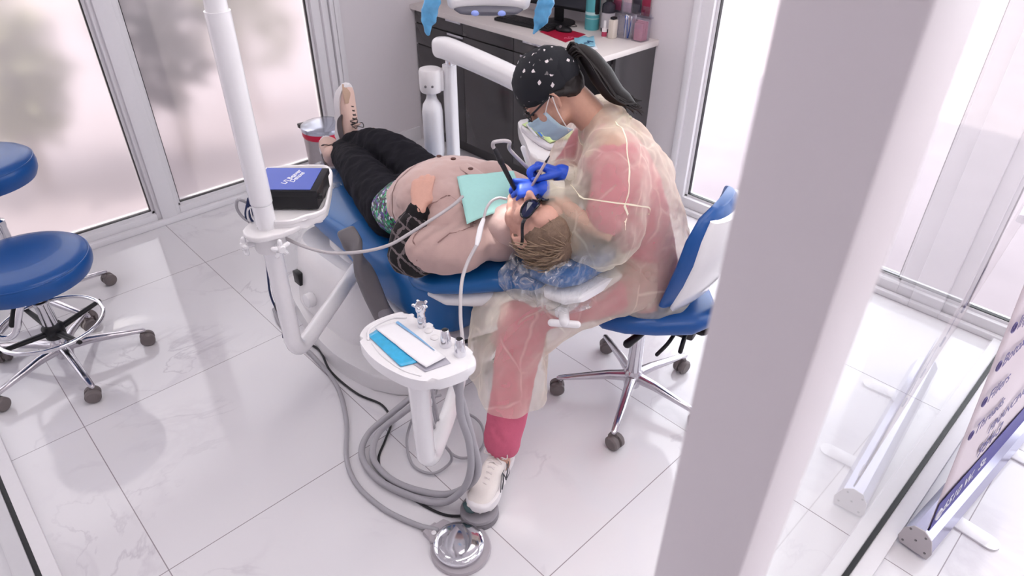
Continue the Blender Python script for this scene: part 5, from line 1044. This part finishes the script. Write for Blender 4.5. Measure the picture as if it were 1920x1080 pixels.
# sheer gown
def gown_mat():
    m = bpy.data.materials.new('sheer_gown'); m.use_nodes = True; nt = m.node_tree; L = nt.links.new; nt.nodes.remove(nt.nodes['Principled BSDF'])
    tc = N(nt, 'ShaderNodeTexCoord'); dn = N(nt, 'ShaderNodeTexNoise', i_Scale=5., i_Detail=2); L(tc.outputs['Object'], dn.inputs['Vector'])
    wv = N(nt, 'ShaderNodeVectorMath', operation='MULTIPLY_ADD'); wv.inputs[1].default_value = (.09, .09, .09); L(dn.outputs['Color'], wv.inputs[0]); L(tc.outputs['Object'], wv.inputs[2])
    mp = N(nt, 'ShaderNodeMapping'); mp.inputs['Rotation'].default_value = (.4, .2, .75); mp.inputs['Scale'].default_value = (1., 1., .62); L(wv.outputs[0], mp.inputs[0])
    vo = N(nt, 'ShaderNodeTexVoronoi', feature='DISTANCE_TO_EDGE', i_Scale=7.5); L(mp.outputs[0], vo.inputs['Vector'])
    li = N(nt, 'ShaderNodeMapRange', i_1=0., i_2=.035, i_3=.2, i_4=0.); L(vo.outputs['Distance'], li.inputs[0])
    mk = N(nt, 'ShaderNodeTexNoise', i_Scale=11.); L(tc.outputs['Object'], mk.inputs['Vector']); mk2 = N(nt, 'ShaderNodeMapRange', i_1=.42, i_2=.6, i_3=0., i_4=1.); L(mk.outputs['Fac'], mk2.inputs[0])
    cr_ = N(nt, 'ShaderNodeMath', operation='MULTIPLY'); L(li.outputs[0], cr_.inputs[0]); L(mk2.outputs[0], cr_.inputs[1])
    lw = N(nt, 'ShaderNodeLayerWeight', i_Blend=.42); fa = N(nt, 'ShaderNodeMath', operation='MULTIPLY_ADD', i_1=.50, i_2=.27); L(lw.outputs['Facing'], fa.inputs[0])
    ad = N(nt, 'ShaderNodeMath', operation='ADD', use_clamp=True); L(fa.outputs[0], ad.inputs[0]); L(cr_.outputs[0], ad.inputs[1])
    n2 = N(nt, 'ShaderNodeTexNoise', i_Scale=420., i_Detail=2); L(tc.outputs['Object'], n2.inputs['Vector'])
    bp = N(nt, 'ShaderNodeBump', i_Strength=.8, i_Distance=.03); L(vo.outputs['Distance'], bp.inputs['Height']); b2 = N(nt, 'ShaderNodeBump', i_Strength=.3, i_Distance=.0006); L(n2.outputs['Fac'], b2.inputs['Height']); L(bp.outputs[0], b2.inputs['Normal'])
    d = N(nt, 'ShaderNodeBsdfDiffuse'); d.inputs[0].default_value = lin((243, 238, 222)); t_ = N(nt, 'ShaderNodeBsdfTranslucent'); t_.inputs[0].default_value = lin((243, 238, 222)); L(b2.outputs[0], d.inputs['Normal'])
    m1 = N(nt, 'ShaderNodeMixShader', i_0=.25); L(d.outputs[0], m1.inputs[1]); L(t_.outputs[0], m1.inputs[2]); tr = N(nt, 'ShaderNodeBsdfTransparent'); tr.inputs[0].default_value = (1, .99, .975, 1)
    m2 = N(nt, 'ShaderNodeMixShader'); L(ad.outputs[0], m2.inputs[0]); L(tr.outputs[0], m2.inputs[1]); L(m1.outputs[0], m2.inputs[2]); L(m2.outputs[0], nt.nodes['Material Output'].inputs[0]); return m
GOWN = gown_mat()
def gown(b):
    tube(b, [(1.70, 1.09, .56), (1.695, 1.105, .62), (1.68, 1.125, .72), (1.652, 1.18, .88), (1.628, 1.23, 1.0), (1.612, 1.25, 1.055)], [(.175, .21), (.175, .21), (.155, .19), (.155, .20), (.125, .19), (.085, .13)], up=Rr, sm=4, seg=36)
    tube(b, [SL+Rr*.03, SL.lerp(EL, .35)-Rr*.0, EL+V((.01, -.0, .01)), EL+V((-.01, .01, -.02))], [.096, .112, .116, .10], sm=4, seg=28)
    tube(b, [EL+V((0, .01, -.01)), EL.lerp(WL, .45), EL.lerp(WL, .8), WL-V((-.66, .60, .10))*.02], [.108, .088, .058, .038], sm=4, seg=26)
    tube(b, [SR, SR.lerp(ER, .5), ER, ER.lerp(WR, .5), WR-V((-.60, .56, .34))*.02], [.08, .095, .09, .065, .035], sm=4, seg=26)
    tube(b, [SL, V((1.61, 1.25, 1.05)), SR], [.088, .074, .086], sm=4, seg=22)
child('gown', gown, GOWN, hyg, .0075, 8, [(.05, .012), (.13, .034)])
# gown skirt over the thighs, open at the hem
b = nb(); n = 44; rings = []
cen = [(V((1.70, 1.10, .60)), .20, .12, F), (V((1.635, 1.15, .60)), .24, .125, F), (V((1.535, 1.225, .585)), .265, .125, F), (V((1.45, 1.285, .55)), .275, .145, F), (V((1.37, 1.335, .51)), .28, .155, (F*.95-UP*.3)), (V((1.305, 1.34, .46)), .275, .15, (F*.6-UP*.8)), (V((1.265, 1.325, .40)), .27, .14, (F*.3-UP)), (V((1.245, 1.31, .34)), .27, .135, (F*.2-UP)), (V((1.235, 1.30, .295)), .27, .135, (F*.2-UP))]
for i, (c, a_, h_, dr) in enumerate(cen):
    dr = V(dr).normalized(); up3 = Rr.cross(dr)*-1; R_ = []
    for k in range(n):
        th = 2*PI*k/n; x = math.copysign(abs(math.cos(th))**.85, math.cos(th)); y = math.copysign(abs(math.sin(th))**.85, math.sin(th))
        w = 1+.05*math.sin(5*th+i*.4)*(i/8)+.03*math.sin(9*th)*(i/8)
        R_.append(b.verts.new(c+Rr*x*a_*w+up3*y*h_*w-F*max(0, -x)*.0))
    rings.append(R_)
for A_, B_ in zip(rings[:-1], rings[1:]):
    for k in range(n): b.faces.new((A_[k], A_[(k+1) % n], B_[(k+1) % n], B_[k]))
o = finish('gown_skirt', b, GOWN, hyg); mods(o, sub=2, disp=[(.07, .016), (.18, .035)])
# gown seams, neck binding and cuffs
SEAM = mat('gown_seam', (240, 236, 212), .8)
b = nb(); nk = V((1.602, 1.262, 1.065)); nz_ = (F*.55+UP*.8).normalized(); nx_ = Rr; ny_ = nz_.cross(nx_)
tube(b, [nk+nx_*.078*math.cos(2*PI*k/28)+ny_*.078*math.sin(2*PI*k/28)+nz_*.01*math.sin(2*PI*k/28*2) for k in range(28)], (.0045), seg=8, closed=True); finish('neck_binding', b, SEAM, hyg)
b = nb(); nb_ = nk-F*.075+UP*.005; tube(b, [nb_, nb_+UP*.02-F*.01+Rr*.02, nb_+UP*.005-F*.02+Rr*.045, nb_-F*.012+Rr*.02], (.005), sm=4, seg=8); tube(b, [nb_, nb_+UP*.03-F*.012-Rr*.01, nb_+UP*.038+F*.01-Rr*.02], .004, sm=4, seg=8); tube(b, [nb_, nb_-F*.03-Rr*.02+UP*.0, nb_-F*.05-Rr*.01-UP*.025], .0045, sm=4, seg=8); finish('neck_tie', b, SEAM, hyg)
def wrap_on(o):
    w_ = o.modifiers.new('wrap', 'SHRINKWRAP'); w_.target = [q_ for q_ in COL.objects if q_.name == 'gown'][0]; w_.offset = .003; w_.wrap_mode = 'ABOVE_SURFACE'
ad = (EL-SL).normalized(); a1_ = ad.cross(Rr).normalized(); a2_ = ad.cross(a1_)
b = nb(); cc_ = SL.lerp(EL, .62)+V((.005, 0, 0)); tube(b, [cc_+(a1_*math.cos(2*PI*k/36)+a2_*math.sin(2*PI*k/36))*.112 for k in range(36)], .0022, seg=6, closed=True); wrap_on(finish('sleeve_seam', b, SEAM, hyg))
b = nb(); tube(b, [V((1.56, 1.17, 1.14)), V((1.50, 1.09, 1.09)), V((1.46, 1.04, 1.0)), V((1.43, 1.02, .92)), V((1.41, 1.01, .88))], .0022, sm=8, seg=6); wrap_on(finish('shoulder_seam', b, SEAM, hyg))
CUFF = mat('gown_cuff', (206, 200, 188), .9, bump=.4, bscale=160, vary=.05)
for w_, d_ in ((WL, V((-.66, .60, .10)).normalized()), (WR, V((-.60, .56, .34)).normalized())):
    b = nb(); tube(b, [w_-d_*.055, w_-d_*.01], [(.036), (.031)], seg=20, cap='flat'); finish('cuff', b, CUFF, hyg)
# cap
def cap_mat():
    m = bpy.data.materials.new('cap_print'); m.use_nodes = True; nt = m.node_tree; L = nt.links.new; bs = nt.nodes['Principled BSDF']; bs.inputs['Roughness'].default_value = .85
    tc = N(nt, 'ShaderNodeTexCoord'); nz = N(nt, 'ShaderNodeTexNoise', i_Scale=120.); L(tc.outputs['Object'], nz.inputs['Vector'])
    va = N(nt, 'ShaderNodeVectorMath', operation='MULTIPLY_ADD'); va.inputs[1].default_value = (.006, .006, .006); L(nz.outputs['Color'], va.inputs[0]); L(tc.outputs['Object'], va.inputs[2])
    vo = N(nt, 'ShaderNodeTexVoronoi', i_Scale=36., i_Randomness=.6); vo.distance = 'MANHATTAN'; L(va.outputs[0], vo.inputs['Vector'])
    lt = N(nt, 'ShaderNodeMath', operation='LESS_THAN', i_1=.30); L(vo.outputs['Distance'], lt.inputs[0])
    sc = N(nt, 'ShaderNodeSeparateColor'); L(vo.outputs['Color'], sc.inputs[0]); g = N(nt, 'ShaderNodeMath', operation='GREATER_THAN', i_1=.3); L(sc.outputs[0], g.inputs[0])
    g2 = N(nt, 'ShaderNodeMapRange', i_3=.22, i_4=1.); L(g.outputs[0], g2.inputs[0]); mu = N(nt, 'ShaderNodeMath', operation='MULTIPLY'); L(lt.outputs[0], mu.inputs[0]); L(g2.outputs[0], mu.inputs[1])
    mx = N(nt, 'ShaderNodeMix', data_type='RGBA'); mx.inputs[6].default_value = lin((20, 22, 30)); mx.inputs[7].default_value = lin((222, 214, 216)); L(mu.outputs[0], mx.inputs[0]); L(mx.outputs[2], bs.inputs['Base Color']); return m
H = pts['H']; r2 = f2.cross(u2).normalized(); ax2 = (r2, f2, u2)
def capp(b):
    ell(b, H(0, -.012, .052), (.086, .103, .088), ax2); ell(b, H(0, -.058, .040), (.070, .066, .07), ax2)
co = child('cap', capp, cap_mat(), hyg, .004, 4)
# trim cap below the hairline with a cutting plane: brow high at the front, low at the nape
for md in list(co.modifiers): co.modifiers.remove(md)
bm_ = bmesh.new(); bm_.from_mesh(co.data); pl = H(0, .085, .042); pl2 = H(0, -.09, -.012); inw = V(HB)
dirv = (pl2-pl).normalized(); nn = dirv.cross(r2).normalized()
if nn.dot(u2) > 0: nn = -nn
off = V((0, 0, 0))
bmesh.ops.bisect_plane(bm_, geom=bm_.verts[:]+bm_.edges[:]+bm_.faces[:], plane_co=pl, plane_no=nn, clear_outer=True); bm_.to_mesh(co.data); bm_.free()
mods(co, solid=.002, disp=[(.03, .012)])
b = nb(); ring = []
for k in range(32):
    a = 2*PI*k/32; q = H(0, -.012, .02)+r2*.086*math.cos(a)+f2*.102*math.sin(a); q = q-nn*((q-pl).dot(nn)); ring.append(q)
b.free()
b = nb(); q = H(-.083, -.02, .03); lathe(b, [(0, 0), (.007, 0), (.006, .004), (0, .005)], q, 14, -r2); b2_ = H(.083, -.02, .03); lathe(b, [(0, 0), (.007, 0), (.006, .004), (0, .005)], b2_, 14, r2); finish('cap_button', b, BLACK, co)
# hair
HAIRD = mat('hair_near_black', (22, 14, 15), .55, bump=.5, bscale=240, vary=.4, bdist=.001)
b = nb(); rnd = random.Random(11)
root = H(0, -.128, .036)
def pony(off_, fan):
    o1 = r2*off_[0]+u2*off_[1]; z = UP
    return [root+o1*.35+f2*.03, root+o1*.7-f2*.012+UP*.006, root+o1*1.0+(-F)*.045-UP*.01, root+o1*1.3*fan+(-F)*.085-UP*.06, root+o1*1.2*fan+(-F)*.125-UP*.11, root+o1*1.0*fan+(-F)*.165-UP*.135, root+o1*.6*fan+(-F)*.195-UP*.15]
tube(b, pony((0, 0), 1), [.012, .014, .028, .036, .032, .022, .006], sm=5, seg=18)
for k in range(130):
    a = rnd.uniform(0, 2*PI); rr_ = rnd.uniform(.4, 1.3)*.030
    P7 = pony((math.cos(a)*rr_, math.sin(a)*rr_), rnd.uniform(.7, 1.35)); cut = rnd.choice((6, 7, 7, 7)); P7 = P7[:cut]; P7[-1] = P7[-1]+V((rnd.uniform(-.015, .02), rnd.uniform(-.015, .015), rnd.uniform(-.02, .012)))
    tube(b, P7, [.0028]*(cut-1)+[.001], sm=3, seg=5, cap='flat')
pn = finish('ponytail', b, HAIRD, hyg)
b = nb(); lathe(b, [(.010, -.014), (.016, -.013), (.017, 0), (.016, .013), (.010, .014)], root-f2*.006, 20, -f2+UP*.2); finish('hair_band', b, mat('band_grey_elastic', (70, 70, 78), .8), pn)
def nape(b):
    ell(b, H(0, -.055, .0), (.066, .052, .06), ax2); 
    for s in (-1, 1): tube(b, [H(s*.070, .005, .045), H(s*.077, -.008, .028), H(s*.074, -.04, -.0), H(s*.05, -.06, -.03)], [.008, .010, .012, .01], sm=3, seg=10)
child('hairline', nape, HAIRD, hyg, .004, 3, [(.02, .006)])
for s in (-1, 1):
    b = nb(); tube(b, [H(s*.012, .092, .036), H(s*.03, .090, .041), H(s*.048, .076, .036)], [(.002, .0035), (.002, .004), (.001, .002)], up=u2, sm=3, seg=8); finish('eyebrow', b, HAIRD, hyg)
    b = nb(); tube(b, [H(s*.018, .084, .008), H(s*.031, .087, .004), H(s*.044, .078, .008)], .0016, sm=3, seg=6); finish('eyelash', b, HAIRD, hyg)
# mask
b = nb(); G = []; nx, ny = 22, 22
for i in range(nx+1):
    row = []; a = -1+2*i/nx
    for j in range(ny+1):
        t_ = j/ny; zz = -.006-.105*t_; hw = .066+.010*math.sin(PI*t_)-.012*t_; x = a*hw
        prot = .122*math.cos(a*.72)-.006-.012*abs(t_-.3)-.045*max(0, t_-.62)**1.3*2; prot = .118-.078*abs(a)**2.1-.020*max(0, t_-.6)*1.4+.012*math.exp(-((t_-.22)/.2)**2)*math.exp(-(a/.3)**2)
        prot += .003*math.sin(t_*PI*7)*(1-abs(a)**2)
        row.append(b.verts.new(H(x, prot, zz)))
    G.append(row)
for i in range(nx):
    for j in range(ny): b.faces.new((G[i][j], G[i+1][j], G[i+1][j+1], G[i][j+1]))
mo = finish('face_mask', b, mat('mask_pale_blue', (190, 216, 230), .85, bump=.25, bscale=160, vary=.04), hyg); mods(mo, solid=.0025)
for s, bt in ((-1, H(-.086, -.02, .03)), (1, H(.086, -.02, .03))):
    b = nb(); tube(b, [H(s*.064, .050, -.012), H(s*.078, .02, .008), bt], .0018, sm=3, seg=6); tube(b, [H(s*.056, .040, -.105), H(s*.078, .012, -.03), bt], .0018, sm=3, seg=6); finish('ear_loop', b, mat('loop_white', (238, 230, 226), .8), mo)
CLENS = thin_glass('spectacle_lens', (.92, .92, .95, 1), .5)
glasses(H, hyg, 'eyeglasses', CLENS, mat('frame_black', (24, 24, 28), .3), w=.0016, wrap=.012, h=.017)
# shoes
so, Q = shoe(hyg, (1.105, 1.165, .03), (-.82, -.40, .05), (0, 0, 1), 1.13, (SHOEW, SOLE)); laces(so, Q, LACEW, 6)
b = nb()
for z0 in (1,):
    pN = [(.128, .026), (.100, .066), (.078, .030), (.070, .060)]
NS = -1
def nside(x, z): x += .034; return Q(x, NS*(.0425+.03*max(0, x-.1)-.35*max(0, z-.045)), z)
for p0, p1 in (((.125, .030), (.100, .064)), ((.100, .064), (.090, .032)), ((.090, .032), (.062, .066))):
    tube(b, [nside(*p0), nside((p0[0]+p1[0])/2, (p0[1]+p1[1])/2), nside(*p1)], .0022, seg=6)
for p0, p1 in (((.138, .030), (.111, .068)), ((.111, .068), (.088, .067)), ((.082, .030), (.062, .030)), ((.062, .030), (.052, .066))):
    tube(b, [nside(*p0), nside(*p1)], .0012, seg=6)
finish('letter_mark', b, mat('mark_grey', (70, 72, 78), .5), so)
b = nb(); tube(b, [Q(.246, .012, .012), Q(.252, .02, .018), Q(.235, .036, .014)], .010, sm=3, seg=10); finish('toe_rubber', b, mat('rubber_green_grey', (70, 92, 96), .7), so)
b = nb(); tube(b, [Q(.088, -.012, .098), Q(.09, .012, .098)], .004, seg=8); finish('tongue_label', b, mat('label_coral', (236, 186, 170), .6), so)
so, Q = shoe(hyg, (1.515, 1.505, .03), (-.25, .90, .12), (0, 0, 1), 1.0, (SHOEW, SOLE)); laces(so, Q, LACEW, 5)
# instruments in the gloved hands
t = thing('handpiece', 'black ultrasonic scaler handpiece held in the left blue glove, pointing into the open mouth', 'handpiece', (1.27, 1.33, .95))
h0, h1 = V((1.288, 1.318, .925)), V((1.215, 1.337, 1.085)); dd = (h1-h0).normalized()
b = nb(); tube(b, [h0, h0.lerp(h1, .25), h0.lerp(h1, .7)], [.0055, .0072, .0078], seg=16); tube(b, [h0.lerp(h1, .68), h0.lerp(h1, .76)], .009, seg=16); finish('barrel', b, BLACK, t)
b = nb(); tube(b, [h0.lerp(h1, .74), h0.lerp(h1, .97)], [.0082, .0072], seg=16); finish('sleeve', b, mat('sleeve_black', (40, 40, 46), .5), t)
b = nb(); tube(b, [h0-dd*.032, h0], [.003, .005], seg=12); finish('nozzle', b, mat('tip_pinkish_white', (226, 200, 196), .4), t)
hose('handpiece_hose', [h0.lerp(h1, .96), h1+dd*.008, h1+dd*.022+F*-.012, h1+V((.045, -.015, .01)), V((1.31, 1.37, 1.04)), V((1.38, 1.36, .96)), V((1.46, 1.40, .88)), V((1.60, 1.52, .80))], .0055, CABLEL, 'pale hose arching from the top of the black handpiece down behind the blue gloves')
t = thing('dental_mirror', 'slim steel hand instrument held in the right blue glove', 'dental instrument', (1.32, 1.27, .98))
m0, m1 = V((1.303, 1.294, .915)), V((1.347, 1.243, 1.05))
b = nb(); tube(b, [m0.lerp(m1, .25), m0.lerp(m1, .5), m0.lerp(m1, .85)], [.004, .0045, .0042], seg=12); finish('handle', b, mat('handle_pinkish_steel', (206, 186, 184), .3, metal=.5), t)
b = nb(); tube(b, [m0, m0.lerp(m1, .25)], [.0012, .0035], seg=8); finish('working_end', b, CHROME, t); b = nb(); tube(b, [m0.lerp(m1, .85), m1], [.0042, .0015], seg=8); finish('rear_end', b, mat('steel_dark', (70, 72, 80), .3, metal=.8), t)
t = thing('suction_tip', 'short white suction tip standing up behind the right blue glove', 'suction tip', (1.45, 1.42, .9)); b = nb(); tube(b, [(1.43, 1.40, .93), (1.415, 1.42, 1.0)], .0085, seg=14); finish('tube', b, WHITE2, t); b = nb(); tube(b, [(1.43, 1.40, .93), (1.44, 1.40, .86)], .011, seg=14); finish('grip', b, CABLEL, t)
